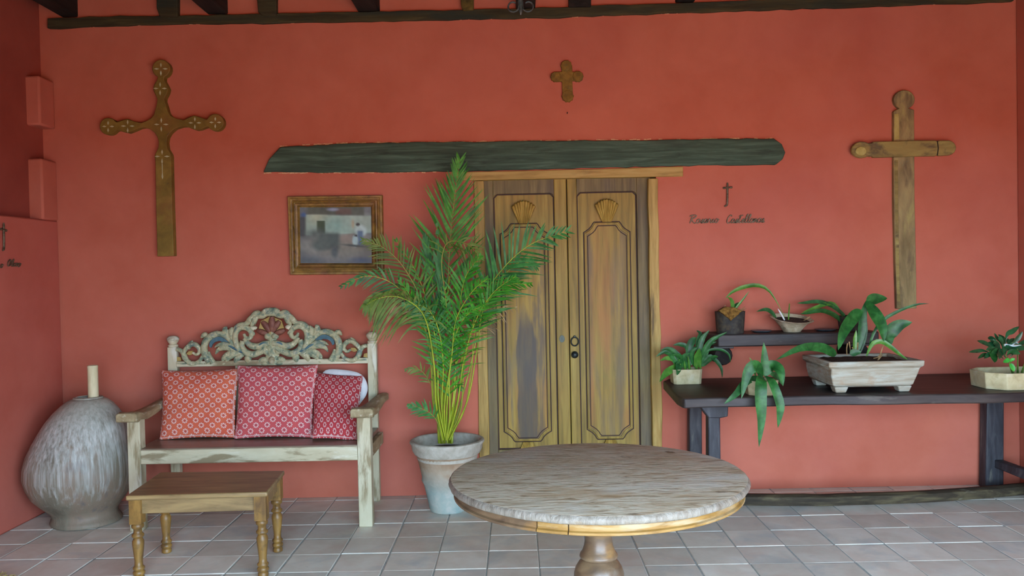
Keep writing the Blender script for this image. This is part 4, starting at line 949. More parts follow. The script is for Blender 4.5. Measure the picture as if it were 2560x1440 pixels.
leg4(W(1768, 1060, YF).x, W(1797, 1060, YF).x, W(1768, 1060, YF).x-.01, W(1797, 1060, YF).x, YF, .04, lz)
q = [W(x, y, YF) for x, y in ((1745, 1012), (1768, 1042), (1797, 1042), (1815, 1038), (1816, 1012))]
MB().prism([(p.x, p.z if p.z < BZ-th-.02 else lz) for p in q], YF-.05, YF+.05).build('corbel', M_btl, t, bevel=.006)
YB = -.10
leg4(W(1722, 1060, YB).x, W(1753, 1060, YB).x, W(1718, 1060, YB).x, W(1750, 1060, YB).x, YB, .04, lz)
YB2 = -.07
leg4(W(2460, 1030, YB2).x, W(2502, 1030, YB2).x, W(2455, 1200, YB2).x, W(2500, 1200, YB2).x, YB2, .045, lz)
leg4(3.26, 3.37, 3.27, 3.38, YF, .045, lz)
a = W(2494, 1148, -.1)
MB().hexa([(a.x-.03, -.62, a.z-.055), (a.x+.06, -.62, a.z-.055), (a.x+.03, -.08, a.z-.055), (a.x-.03, -.08, a.z-.055), (a.x-.0, -.62, a.z), (a.x+.06, -.62, a.z), (a.x+.03, -.08, a.z), (a.x-.03, -.08, a.z)]).build('stretcher', M_btl, t, bevel=.008)
MB().hexa([(W(1740, 1100, -.1).x-.03, -.61, .22), (W(1740, 1100, -.1).x+.03, -.61, .22), (W(1740, 1100, -.1).x+.03, -.1, .22), (W(1740, 1100, -.1).x-.03, -.1, .22), (W(1740, 1100, -.1).x-.03, -.61, .27), (W(1740, 1100, -.1).x+.03, -.61, .27), (W(1740, 1100, -.1).x+.03, -.1, .27), (W(1740, 1100, -.1).x-.03, -.1, .27)]).build('stretcher', M_btl, t, bevel=.008)
# curved log lying on the floor
pts = []
for x, y in ((1790, 1268), (1850, 1268.5), (2000, 1270), (2100, 1269), (2300, 1262), (2450, 1252), (2560, 1242), (2610, 1237)):
    p = FZ(x, y-1); pts.append((p.x, p.y+.03, .0))
P = cat(pts, 30); m = MB(); vs = []; fs = []
for i, p in enumerate(P):
    tt = (P[min(i+1, 29)]-P[max(i-1, 0)]).normalized(); nv = Vector((-tt.y, tt.x, 0))
    k1 = .006*noise.noise(Vector((i*.4, 0, 0)))
    for a, z in ((-.035, .012), (-.040, .035), (-.034, .066), (-.012, .078), (.022, .076), (.036, .06), (.036, .012), (.0, .004)):
        v = p+nv*(a+k1)+Vector((0, 0, z+k1*.5 if z > .02 else z)); vs.append(v)
for i in range(29):
    for j in range(8): fs.append((i*8+j, i*8+8+j, i*8+8+(j+1) % 8, i*8+(j+1) % 8))
fs += [tuple(range(8)), tuple(29*8+j for j in range(7, -1, -1))]
m.add(vs, fs); tag(m.build('floor_log', M_log, angle=50), 'long slightly curved dark log lying on the tiles under the plant table', 'log')

# wall shelf
SHZ = 1.108; shy = -.29
t = thing('wall_shelf', 'short dark plank shelf fixed to the red wall above the plant table', 'shelf', (1.86, -.14, 1.02))
xa = W(1795, 850, shy).x; xb = 2.395
pts = [(xa, shy), (xa+.3, shy-.006), (xa+.7, shy), (xb, shy+.01), (xb, -.002), (xa-.04, -.002), (xa-.05, -.1)]
n = len(pts); m = MB(); m.add([(x, y, SHZ-.082) for x, y in pts]+[(x, y, SHZ) for x, y in pts], [tuple(range(n-1, -1, -1)), tuple(range(n, 2*n))]+[(i, (i+1) % n, n+(i+1) % n, n+i) for i in range(n)])
m.build('plank', M_bt, t, bevel=.008)
for px in (1808, 2150):
    b = W(px, 893, -.24); zc_ = SHZ-.082-.064
    MB().tube([(b.x, -.001, zc_+.004), (b.x, -.12, zc_+.004), (b.x, -.225, zc_), (b.x, -.245, zc_)], [.064, .064, .066, .058], 16).build('bracket_log', M_dark, t)
    MB().box(b.x-.065, b.x+.07, -.25, -.002, SHZ-.097, SHZ-.081).build('packing_strip', M_bt, t, bevel=.003)

# ------------------------------------------------------------------ plants
def leafpart(parent, pts, Y, wpx, mt, o=(0, 0), s=1.0, fold=.25, nrm=(0, -1, .25), prof=None, name='leaf'):
    # pts: measured points; Y: depth (single, or start/end pair)
    q = P2(pts, o, s); n = len(q); ys = Y if isinstance(Y, tuple) else (Y, Y)
    if len(ys) == 2: ys = [ys[0]+(ys[1]-ys[0])*i/(n-1) for i in range(n)]
    P = [W(x, y, min(yy, -.02)) for (x, y), yy in zip(q, ys)]
    return MB().leaf(P, wpx/s*MPP(ys[0]), nrm, prof, fold).build(name, mt, parent, angle=70)
strap = lambda u: min(1, u*6+.35)*min(1, (1-u)*2.6+.02)**.7
lance = lambda u: (.16 if u < .04 else 1)*math.sin(PI*min(1, max(.06, u)**.8))**.75+.02
def boxpot(name, x0, x1, y0, y1, z0, z1, taper, wall, mt, parent, chamfer=.2, sink=.022):
    m = MB(); rings = []
    def ring(k, z, inset=0):
        cx, cy = (x0+x1)/2, (y0+y1)/2; hx, hy = (x1-x0)/2*k-inset, (y1-y0)/2*k-inset; c = chamfer*min(hx, hy)
        return [(cx-hx+c, cy-hy, z), (cx+hx-c, cy-hy, z), (cx+hx, cy-hy+c, z), (cx+hx, cy+hy-c, z), (cx+hx-c, cy+hy, z), (cx-hx+c, cy+hy, z), (cx-hx, cy+hy-c, z), (cx-hx, cy-hy+c, z)]
    rings = [ring(taper, z0), ring(taper+(1-taper)*.5, z0+(z1-z0)*.5), ring(1, z1), ring(1, z1, wall), ring(1, z1-sink-.01, wall*1.2)]
    vs = [p for r_i in rings for p in r_i]; fs = [tuple(range(7, -1, -1))]
    for k in range(4):
        for i in range(8): fs.append((k*8+i, k*8+(i+1) % 8, k*8+8+(i+1) % 8, k*8+8+i))
    m.add(vs, fs); m.build('pot', mt, parent, bevel=.004)
    m = MB(); r = ring(1, z1-sink, wall*1.1); m.add(r+[((x0+x1)/2, (y0+y1)/2, z1-sink+.01)], [(i, (i+1) % 8, 8) for i in range(8)]); return m.build('soil', M_soil, parent)

# A: leafy orchid in small cream pot, left end of the table
f = FZ(1720, 962, BZ); ya = f.y; t = thing('potted_orchid', 'bushy green orchid in small cream pot at the left end of the black table', 'plant', (W(1720, 950, ya).x, ya+.08, BZ))
x0, x1 = W(1683, 940, ya).x, W(1758, 940, ya).x; z1 = W(1720, 924, ya).z
boxpot('pot', x0, x1, ya, ya+.16, BZ+.001, z1, .93, .012, M_creampot, t, .25)
OA = (1640, 800); SA = 4.236; yc = ya+.07
for pts, w, mt, dy in (([(470, 470), (455, 330), (490, 200), (565, 108)], 62, M_orchd, 0), ([(490, 480), (510, 330), (590, 215), (750, 128)], 55, M_orch, -.05), ([(345, 480), (352, 300), (385, 220), (425, 185)], 75, M_orchd, .03), ([(350, 480), (330, 300), (260, 258), (180, 265)], 48, M_orchd, .04),
                       ([(470, 480), (540, 330), (680, 312), (770, 365), (790, 450)], 28, M_orch, -.08), ([(470, 490), (560, 385), (630, 425), (690, 510), (702, 612)], 42, M_orchd, -.08), ([(230, 500), (180, 420), (110, 405), (45, 430)], 48, M_orchl, -.05), ([(240, 500), (170, 520), (100, 570), (38, 655)], 75, M_orchl, -.09),
                       ([(260, 490), (240, 470), (236, 530), (222, 585)], 62, M_orchd, -.10), ([(300, 500), (220, 370), (130, 305), (50, 320)], 46, M_orch, -.02), ([(330, 510), (290, 420), (240, 375), (160, 370)], 42, M_orch, -.06), ([(440, 500), (440, 400), (462, 300)], 80, M_orchl, -.06),
                       ([(260, 480), (130, 335), (60, 350), (0, 388)], 36, M_orchd, .02), ([(370, 480), (390, 320), (470, 280)], 34, M_orch, .03), ([(300, 500), (270, 400), (170, 310), (110, 295)], 40, M_orchd, .05), ([(420, 500), (410, 430), (400, 370)], 60, M_orchd, .02), ([(460, 480), (440, 250), (470, 150), (430, 110)], 45, M_orchd, .05), ([(300, 500), (270, 450), (300, 380), (360, 350)], 50, M_orch, -.04), ([(420, 500), (380, 400), (390, 330), (450, 290)], 50, M_orch, -.03), ([(330, 500), (200, 440), (150, 370), (80, 350)], 46, M_orch, -.04), ([(480, 490), (600, 400), (660, 390)], 44, M_orch, -.06), ([(460, 490), (520, 380), (560, 270), (640, 230)], 46, M_orch, -.02)):
    leafpart(t, pts, (yc, yc+dy), w, mt, OA, SA, prof=strap)
for i, (x, y) in enumerate(((1700, 912), (1722, 905), (1740, 908), (1750, 914), (1712, 915))):
    MB().tube(cat([W(x+2, 926, yc), W(x+R.uniform(-4, 4), y, yc-.01), W(x+R.uniform(-8, 8), y-16, yc-.02)], 6), [.009, .007, .004], 6) if False else MB().tube([W(x+2, 926, yc), W(x, y, yc-.01), W(x-2, y-14, yc-.015)], [.010, .008, .004], 7).build('stem', M_orchl, t)

# B: drooping orchid in second cream pot at the table edge
f = FZ(1912, 997, BZ); yb_ = max(f.y, bf+.03); t = thing('potted_orchid', 'orchid in cream pot with broad leaves drooping over the front edge of the black table', 'plant', (W(1912, 990, yb_).x, yb_+.09, BZ))
x0, x1 = W(1872, 975, yb_).x, W(1953, 975, yb_).x; z1 = W(1912, 953, yb_).z
boxpot('pot', x0, x1, yb_, yb_+.17, BZ+.001, z1, .86, .012, M_creampot, t, .5)
yc = yb_+.06; yo = yb_-.05
for pts, w, mt, ys in (([(1150, 600), (1150, 480), (1148, 380), (1140, 235)], 85, M_orch, (yc, yc)), ([(1130, 600), (1060, 490), (970, 560), (905, 830)], 125, M_orch, (yc, yc-.1, yo, yo-.02)), ([(1110, 600), (960, 650), (850, 780), (720, 890)], 78, M_orchd, (yc, yc-.05, yo, yo-.02)),
                       ([(1130, 590), (1112, 640), (1108, 850), (1115, 1050), (1090, 1345)], 122, M_orch, (yc, yo-.02, yo-.05, yo-.05, yo-.04)), ([(1160, 590), (1230, 660), (1310, 880), (1310, 1000), (1290, 1142)], 92, M_orch, (yc, yo-.01, yo-.04, yo-.04, yo-.03)), ([(1150, 600), (1210, 490), (1310, 530), (1345, 700)], 120, M_orch, (yc, yc, yc-.05, yc-.08)),
                       ([(1060, 620), (1030, 480), (990, 395)], 28, M_orchl, (yc, yc)), ([(1200, 560), (1290, 600), (1345, 690)], 70, M_orchd, (yc, yc+.02, yc+.02))):
    leafpart(t, pts, ys if len(ys) > 2 else ys, w, mt, OA, SA, prof=lance, fold=.18)

# C: long footed planter with orchids
Yf = max(FZ(2115, 984, BZ).y, bf+.03); 
t = thing('potted_orchid', 'broad-leaved orchids in long whitewashed footed planter on the black table', 'plant', (W(2185, 975, Yf).x, Yf+.2, BZ))
ft0, ft1 = W(2072, 905, Yf).x, W(2310, 903, Yf).x; rz = W(2190, 903, Yf).z; dp = .46
bx0, bx1 = W(2085, 960, Yf).x+.0, W(2286, 960, Yf).x; bz = W(2190, 972, Yf+.03).z
bz = BZ+.034
def rr(x0, x1, y0, y1, z): return [(x0, y0, z), (x1, y0, z), (x1, y1, z), (x0, y1, z)]
rings = [rr(bx0+.02, bx1-.02, Yf+.03, Yf+dp-.05, bz), rr(bx0, bx1, Yf+.012, Yf+dp-.03, bz+.012), rr((bx0*.5+ft0*.5)+.002, (bx1*.5+ft1*.5)-.002, Yf+.006, Yf+dp-.02, (bz+rz)/2), rr(ft0+.018, ft1-.018, Yf+.004, Yf+dp-.012, rz-.042), rr(ft0, ft1, Yf-.008, Yf+dp, rz-.034), rr(ft0-.002, ft1+.002, Yf-.01, Yf+dp, rz), rr(ft0+.03, ft1-.03, Yf+.022, Yf+dp-.03, rz), rr(ft0+.035, ft1-.035, Yf+.027, Yf+dp-.035, rz-.03)]
vs = [p for r_i in rings for p in r_i]; fs = [(3, 2, 1, 0)]
for k in range(len(rings)-1):
    for i in range(4): fs.append((k*4+i, k*4+(i+1) % 4, k*4+4+(i+1) % 4, k*4+4+i))
m = MB(); m.add(vs, fs); m.build('pot', M_planter, t, bevel=.007)
for fx in (bx0+.05, bx1-.05):
    for fyy in (Yf+.05, Yf+dp-.09):
        MB().hexa([(fx-.03, fyy-.03, BZ+.001), (fx+.03, fyy-.03, BZ+.001), (fx+.03, fyy+.03, BZ+.001), (fx-.03, fyy+.03, BZ+.001), (fx-.042, fyy-.04, bz+.004), (fx+.042, fyy-.04, bz+.004), (fx+.042, fyy+.04, bz+.004), (fx-.042, fyy+.04, bz+.004)]).build('foot', M_planter, t, bevel=.006)
m = MB(); nx, ny = 16, 8
for j in range(ny+1):
    for i in range(nx+1):
        x = ft0+.034+(ft1-ft0-.068)*i/nx; y = Yf+.026+(dp-.06)*j/ny
        m.v.append(Vector((x, y, rz-.018+.02*math.sin(PI*i/nx)*math.sin(PI*j/ny)+.008*noise.noise(Vector((x*30, y*30, 0))))))
for j in range(ny):
    for i in range(nx): k = j*(nx+1)+i; m.f.append((k, k+1, k+nx+2, k+nx+1))
m.build('soil', M_soil, t)
OC = (2000, 720); S_C = 5.144; yc = Yf+.2
for pts, w, mt, ys in (([(800, 290), (700, 360), (560, 560), (490, 800)], 150, M_orch, (yc, yc-.03, yc-.1, yc-.14)), ([(850, 165), (960, 330), (1050, 500), (1080, 690)], 160, M_orch, (yc, yc-.06, yc-.1, yc-.12)), ([(850, 180), (960, 140), (1122, 132)], 140, M_orch, (yc, yc+.02)), ([(730, 850), (790, 560), (815, 330), (850, 160)], 105, M_orchd, (yc, yc)),
                       ([(705, 850), (705, 680), (722, 540)], 52, M_orchl, (yc-.02, yc-.02)), ([(870, 880), (930, 620), (1060, 420), (1280, 290), (1500, 212), (1660, 200)], 42, M_orchd, (yc-.04, yc-.1)), ([(1150, 750), (1140, 600), (1270, 480), (1442, 440)], 175, M_orchd, (yc-.04, yc-.08)), ([(850, 880), (930, 720), (1050, 690), (1180, 770), (1290, 860), (1392, 925)], 62, M_orchl, (yc-.05, yc-.16)),
                       ([(470, 850), (410, 830), (260, 765), (0, 775), (-310, 925)], 122, M_orch, (yc-.02, yc-.03, yc-.06, yc-.1, yc-.14)), ([(640, 850), (700, 830), (790, 825)], 90, M_orchd, (yc-.14, yc-.16)), ([(760, 860), (830, 620), (860, 420)], 60, M_orchd, (yc+.03, yc+.03))):
    leafpart(t, pts, ys, w, mt, OC, S_C, prof=lance, fold=.2)
for pts in ([(605, 860), (600, 780), (612, 710)], [(650, 860), (645, 780), (632, 690)], [(745, 860), (740, 780), (745, 700)], [(1000, 930), (1030, 860), (1070, 740)], [(945, 905), (1000, 890), (1040, 850)], [(1010, 920), (1050, 870), (1060, 850)], [(700, 860), (690, 800), (670, 760)]):
    P = P2(pts, OC, S_C); MB().tube(cat([W(x, y, yc-.10) for x, y in P], 7), .0035, 6).build('dry_stalk', M_dry, t)

# shelf plants
OS = (1740, 690); SS = 6.26
ys_ = -.19
t = thing('potted_orchid', 'nearly bare orchid in black bark pot on the left of the wall shelf', 'plant', (W(1825, 830, ys_).x, ys_, SHZ))
c = W(1825, 800, ys_); rt = 37*MPP(ys_); rb = 33*MPP(ys_); z1 = W(1825, 778, ys_).z
MB().lathe(c.x, ys_, [(rb, SHZ+.001), (rb*1.03, SHZ+.05), (rt, z1), (rt*.9, z1), (rt*.86, z1-.03)], 24, True, None, .05).build('pot', M_blackpot, t, angle=50)
MB().lathe(c.x, ys_, [(rt*.9, z1-.03), (rt*.8, z1+.002), (rt*.4, z1+.014), (.004, z1+.016)], 20, False, None, .12).build('moss', M_moss, t)
MB().pp(jit([(1797, 776), (1812, 768), (1836, 768), (1856, 778), (1842, 790), (1828, 803), (1814, 790)], 1.2, 6), ys_-rt-.006, ys_-rt*.6).build('moss', M_moss, t, bevel=.005)
leafpart(t, [(565, 590), (570, 450), (545, 370), (490, 330)], (ys_, ys_-.04), 62, M_orchl, OS, SS, prof=lance)
leafpart(t, [(560, 590), (640, 480), (740, 360), (832, 235)], (ys_, ys_), 34, M_orchl, OS, SS, prof=lance)
leafpart(t, [(590, 590), (620, 470), (720, 410)], (ys_, ys_+.04), 66, M_orchd, OS, SS, prof=lance)
for pts in ([(560, 590), (680, 570), (785, 505)], [(600, 595), (700, 540), (760, 480)], [(380, 580), (420, 520), (462, 455)], [(440, 590), (400, 540), (370, 530)], [(450, 575), (470, 520), (480, 500)], [(520, 600), (620, 570), (700, 520)]):
    P = P2(pts, OS, SS); MB().tube(cat([W(x, y, ys_-.03) for x, y in P], 6), [.003, .004, .004, .004, .003, .002], 5).build('dry_stalk', M_dry, t)
yw = -.17
t = thing('potted_orchid', 'orchid with one long arching leaf in rough shell-coloured bowl on the wall shelf', 'plant', (W(1980, 830, yw).x, yw, SHZ))
c = W(1980, 810, yw); R1 = 50*MPP(yw); z1 = W(1980, 796, yw).z
pf = [(.055, SHZ+.001), (.075, SHZ+.03), (.098, SHZ+.06), (R1*.9, z1-.01), (R1*1.02, z1), (R1*.94, z1+.004), (R1*.84, z1-.012), (.08, z1-.03)]
def tilt(m):
    for v in m.v: v.z += max(0, (v.z-SHZ-.01)/(z1-SHZ))*((v.y-yw)*.22+(c.x-v.x)*.06)
    return m
tilt(MB().lathe(c.x, yw, pf, 36, True, None, .09)).build('pot', M_bowl, t, angle=50)
tilt(MB().lathe(c.x, yw, [(R1*.84, z1-.013), (.05, z1-.008), (.004, z1-.008)], 20, False, None, .05)).build('soil', M_soil, t)
leafpart(t, [(1400, 700), (1300, 470), (1130, 220), (940, 145), (720, 180), (560, 255), (465, 345)], (yw, yw-.04), 62, M_orchl, OS, SS, prof=lambda u: (.14 if u < .18 else min(1, (u-.12)*3))*min(1, (1-u)*3+.05)**.7)
leafpart(t, [(1260, 660), (1170, 560), (1080, 525), (945, 556)], (yw, yw-.04), 66, M_orchd, OS, SS, prof=lance)
leafpart(t, [(1390, 700), (1330, 590), (1280, 510)], (yw-.02, yw-.03), 24, M_white, OS, SS, prof=strap)
MB().tube([W(1740+1445/SS, 690+715/SS, yw), W(1740+1455/SS, 690+560/SS, yw), W(1740+1463/SS, 690+430/SS, yw)], [.005, .005, .003], 7).build('dry_stalk', M_orchl, t)
MB().tube([W(1740+1640/SS, 690+730/SS, yw), W(1740+1700/SS, 690+690/SS, yw-.02), W(1740+1785/SS, 690+635/SS, yw-.03)], [.003, .004, .005], 6).build('dry_stalk', M_dry, t)
yk = -.16
t = thing('potted_orchid', 'orchid in black pot at the right of the wall shelf behind the planter leaves', 'plant', (W(2126, 830, yk).x, yk, SHZ))
c = W(2128, 810, yk); z1 = W(2126, 790, yk).z
MB().lathe(c.x, yk, [(.075, SHZ+.001), (.088, z1), (.078, z1), (.074, z1-.03)], 22, True, None, .06).build('pot', M_blackpot, t, angle=50)
MB().lathe(c.x, yk, [(.076, z1-.02), (.04, z1+.006), (.004, z1+.008)], 16, False, None, .1).build('soil', M_soil, t)
for pts, w, mt in (([(600, 380), (530, 320), (400, 225), (230, 175), (60, 190), (-40, 195)], 56, M_orchd), ([(600, 520), (540, 430), (420, 340), (270, 290), (100, 320), (0, 335)], 62, M_orch), ([(560, 380), (420, 205), (230, 240), (20, 318)], 52, M_orchl)):
    leafpart(t, pts, (yk, yk-.06), w, mt, OC, S_C, prof=lance)
for px, nm in ((1902, 'left'), (2062, 'right')):
    p = W(px, 829, -.14); lbl = 'shallow grey metal dish on the shelf between black pot and shell bowl' if nm == 'left' else 'shallow grey metal dish on the shelf right of the shell bowl'
    tag(MB().lathe(p.x, -.15, [(.05, SHZ+.001), (.066, SHZ+.008), (.07, SHZ+.014), (.064, SHZ+.012), (.045, SHZ+.006)], 28).build('dish', M_dish), lbl, 'dish', 'grey dishes on the wall shelf')

# D: glossy plant in eight-sided cream pot at the right edge
f = FZ(2530, 977, BZ); yd = max(f.y, bf+.04)
xd0 = W(2463, 940, yd+.08).x; wd_ = .50
t = thing('potted_plant', 'glossy dark-leaved plant in wide eight-sided cream pot at the right end of the table', 'plant', (xd0+wd_/2, yd+.21, BZ))
z1 = W(2540, 934, yd).z
boxpot('pot', xd0, xd0+wd_, yd, yd+.34, BZ+.001, z1, .97, .014, M_creampot, t, .5, .05)
OD = (2400, 800); SD = 7.2; yc = yd+.17
for pts, w, mt, dy in (([(700, 640), (540, 470), (430, 410), (308, 374)], 80, M_gloss, -.06), ([(700, 660), (440, 555), (300, 560), (160, 577)], 66, M_gloss, -.1), ([(800, 600), (840, 280), (940, 205), (1065, 118)], 92, M_gloss, .02), ([(850, 640), (980, 410), (1050, 320), (1125, 208)], 86, M_gloss, -.03), ([(700, 540), (600, 560), (600, 660), (622, 765)], 150, M_orch, -.12),
                       ([(850, 680), (880, 610), (960, 580), (1085, 612)], 120, M_orchd, -.1), ([(780, 640), (790, 470), (930, 490), (1112, 452)], 90, M_gloss, -.05), ([(700, 660), (480, 615), (400, 640), (318, 692)], 66, M_orchd, -.1), ([(760, 640), (700, 440), (590, 380), (535, 345)], 70, M_gloss, .02), ([(780, 640), (740, 420), (670, 330), (620, 235)], 64, M_gloss, .05),
                       ([(760, 640), (640, 480), (560, 430), (470, 440)], 90, M_gloss, 0), ([(780, 620), (760, 400), (720, 330), (700, 290)], 80, M_gloss, .0), ([(760, 660), (680, 560), (560, 520), (470, 540)], 100, M_gloss, -.05), ([(900, 640), (880, 420), (860, 330)], 80, M_gloss, .04), ([(900, 660), (1000, 540), (1150, 500), (1250, 520)], 90, M_gloss, .0), ([(920, 660), (1050, 460), (1200, 380), (1300, 340)], 80, M_gloss, .05), ([(780, 700), (700, 600), (660, 560), (560, 600)], 110, M_orchd, -.08), ([(760, 640), (640, 400), (560, 330), (500, 320)], 90, M_gloss, .06), ([(820, 640), (800, 420), (780, 340), (690, 260)], 90, M_gloss, .08), ([(800, 660), (860, 520), (960, 440), (1060, 430)], 100, M_gloss, -.02), ([(760, 680), (620, 600), (520, 620), (430, 690)], 90, M_gloss, -.1), ([(820, 680), (760, 560), (720, 600), (700, 700)], 110, M_gloss, -.12), ([(780, 640), (700, 520), (640, 430), (600, 420)], 110, M_gloss, -.03), ([(840, 640), (900, 500), (900, 400), (980, 330)], 90, M_gloss, .03), ([(800, 660), (800, 520), (760, 430)], 110, M_gloss, -.02)):
    leafpart(t, pts, (yc, yc+dy), w, mt, OD, SD, prof=lambda u: (.12 if u < .3 else math.sin(PI*min(1, (u-.25)/.75*.94+.05))**.7), fold=.15)
for pts, w in (([(930, 860), (900, 720), (850, 730), (775, 760)], 80), ([(930, 860), (905, 780), (940, 850), (972, 925)], 90), ([(930, 860), (920, 730), (990, 700)], 60)):
    leafpart(t, pts, (yc-.12, yc-.14), w, M_lime, OD, SD, prof=lambda u: (.1 if u < .4 else math.sin(PI*min(1, (u-.35)/.65*.94+.05))**.6))
for dx in (-.06, .0, .05, .1):
    MB().tube(cat([(xd0+.25+dx*.5, yc, z1-.02), (xd0+.25+dx, yc, z1+.06), (xd0+.25+dx*1.6, yc, z1+.13)], 6), [.008, .006, .004, .004, .003, .003], 6).build('stem', M_olive, t)

# straw at the bottom left corner of the floor
t = thing('straw_tuft', 'tuft of yellow straw on the tiles at the bottom left corner', 'straw', FZ(5, 1446))
m = MB()
for i in range(90):
    x = R.uniform(-60, 34); y = R.uniform(1436, 1475) + max(0, x-10)*.25
    a = FZ(x, y); d = Vector((R.uniform(-.05, .05), R.uniform(-.04, .06), 0)); h = R.uniform(.002, .02)
    m.tube([(a.x, a.y, .003), (a.x+d.x*.5, a.y+d.y*.5, .003+h), (a.x+d.x, a.y+d.y, .004+h*R.random())], .0016, 4)
o = m.build('straws', M_straw, t); o['kind'] = 'stuff'

# ------------------------------------------------------------------ palm in its pot
pyc = -.355
t = palm = thing('potted_palm', 'tall feathery palm in lime-washed clay pot standing left of the double door', 'plant', (W(1117, 1270, pyc).x, pyc, 0))
pcx = W(1118, 1100, pyc).x; s = MPP(pyc)
zr = W(1118, 1099, pyc).z
def zpy(y): return W(1118, y, pyc-.15).z
pb = .15
h = zr
prof = [(.118, .001), (.125, .012), (.130, .05), (.145, .12), (.158, .175), (.172, .20), (.170, .225), (.180, .27), (.198, .36), (.216, h-.075)]
MB().lathe(pcx, pyc, prof+[(.19, h-.07)], 48, True, None, .03, False).build('pot', pot_mat(), palm, angle=55)
MB().lathe(pcx, pyc, [(.213, h-.085), (.226, h-.06), (.232, h-.025), (.243, h-.012), (.241, h), (.228, h+.006), (.212, h), (.206, h-.02), (.196, h-.12)], 56, False, None, .03).build('pot_rim', M_rim, palm, angle=55)
MB().lathe(pcx, pyc, [(.2, h-.075), (.1, h-.062), (.004, h-.06)], 30, False, None, .05).build('soil', M_soil, palm)
def frond(path, Y, L, n, mt, t0=.25, ang=48, droop=.0, wid=.013, rmat=None, r0=.006, sides=(1, -1), nrm=(0, -1, 0), curl=0.0, leaf_end=.25, seed=0):
    rg = random.Random(seed+int(path[0][0]*7+path[-1][1]))
    path = list(path)
    if path[1][1] < 960 and len(path) > 4: path[1:1] = [(1115+(path[1][0]-1115)*.95+rg.uniform(-9, 9), (path[1][1]+1100)/2+15)]; path[2] = (1115+(path[2][0]-1115)*1.45+rg.uniform(-8, 8), path[2][1])
    ys = [Y[0]+(Y[1]-Y[0])*i/(len(path)-1) for i in range(len(path))]
    P = cat([W(x, y, yy) for (x, y), yy in zip(path, ys)], 40)
    fr = MB().tube(P, [r0*(1-.8*i/39) for i in range(40)], 6).build('frond', rmat or M_stemd, palm)
    m = MB(); N = Vector(nrm)
    for sd in sides:
        for k in range(n):
            u = t0+(1-t0)*(k+rg.uniform(-.25, .25)+.5)/n; u = max(0, min(.999, u))
            i = min(38, int(u*39)); p = P[i].lerp(P[i+1], u*39-i); tg = (P[i+1]-P[i]).normalized()
            s_ = tg.cross(N)
            if s_.length < .2: s_ = tg.cross(Vector((.3, -.4, .8)))
            s_.normalize()
            v = (u-t0)/(1-t0)
            a = math.radians(ang*(1-.45*v)+rg.uniform(-7, 7))
            ln = L*(.55+.45*math.sin(PI*min(1, v*1.05+.18)))*(1-(1-leaf_end)*v**3)*rg.uniform(.85, 1.1)
            d = (tg*math.cos(a)+s_*sd*math.sin(a)+N*rg.uniform(-.12, .3)).normalized()
            dr = droop*rg.uniform(.6, 1.4); q = []
            for j in range(7):
                w = j/6
                x = p+d*ln*w+Vector((0, 0, -1))*ln*dr*w*w+Vector((0, 0, 1))*curl*ln*w*(1-w)
                x.y = min(x.y, -.02); q.append(x)
            nn = d.cross(s_*sd).normalized()+N*.6
            n0 = len(m.v); hw = wid*rg.uniform(.8, 1.2)*.5
            for j, x in enumerate(q):
                tt = (q[min(j+1, 6)]-q[max(j-1, 0)]).normalized(); sv = tt.cross(nn)
                if sv.length < .1: sv = tt.cross(N+Vector((.3, 0, .3)))
                sv.normalize(); w = hw*[.45, .9, 1, .95, .75, .45, .05][j]
                m.v += [x-sv*w, x+sv*w]
            for j in range(6): k0 = n0+2*j; m.f.append((k0, k0+1, k0+3, k0+2))
    o = m.build('leaflets', mt, fr, angle=70); o['kind'] = 'stuff'
    return fr
B = (1115, 1105)
# upright leader
frond([(1114, 1100), (1117, 900), (1120, 740), (1124, 620), (1135, 505), (1150, 402)], (-.33, -.28), .40, 36, M_green, .47, 42, .03, .014, None, .007, leaf_end=.32)
frond([(1118, 1100), (1122, 880), (1116, 760), (1104, 660), (1120, 606), (1170, 612), (1205, 650)], (-.34, -.55), .17, 16, M_olive, .62, 62, .45, .010, None, .006)
# right-hand arching pair
frond([(1122, 1100), (1150, 900), (1195, 770), (1250, 680), (1325, 612), (1420, 578)], (-.36, -.55), .31, 26, M_green2, .42, 62, .02, .015, M_stem, .007, curl=.1, leaf_end=.35, nrm=(.1, -1, .1))
frond([(1124, 1100), (1160, 880), (1205, 770), (1250, 700), (1300, 655), (1345, 668)], (-.3, -.2), .21, 22, M_green2, .45, 55, .18, .013, M_stem, .007)
frond([(1124, 1100), (1165, 870), (1210, 770), (1265, 715), (1330, 710)], (-.38, -.6), .16, 16, M_green, .5, 42, .2, .012, M_stem, .006)
frond([(1118, 1100), (1150, 900), (1190, 800), (1235, 730), (1290, 690)], (-.4, -.62), .2, 18, M_green, .42, 50, .12, .013, M_stem, .006)
# left-hand fronds
frond([(1112, 1100), (1090, 900), (1055, 760), (1010, 670), (960, 620), (905, 600)], (-.34, -.42), .22, 22, M_olive, .42, 55, .10, .012, M_stemd, .007, curl=.15)
frond([(1110, 1100), (1085, 900), (1050, 790), (990, 715), (920, 690), (852, 716)], (-.36, -.58), .17, 22, M_green2, .42, 52, .22, .012, M_stem, .006)
frond([(1108, 1100), (1090, 900), (1060, 790), (1005, 745), (950, 745), (910, 765)], (-.4, -.75), .24, 24, M_olive, .45, 58, .75, .014, M_stem, .007)
frond([(1108, 1100), (1085, 900), (1055, 800), (1010, 760), (960, 765), (930, 790)], (-.4, -.66), .22, 22, M_dry, .5, 50, .55, .009, M_stemd, .005)
frond([(1110, 1100), (1095, 890), (1070, 770), (1040, 680), (990, 600)], (-.33, -.36), .2, 14, M_green, .45, 45, .0, .015, M_stem, .006, curl=.1)
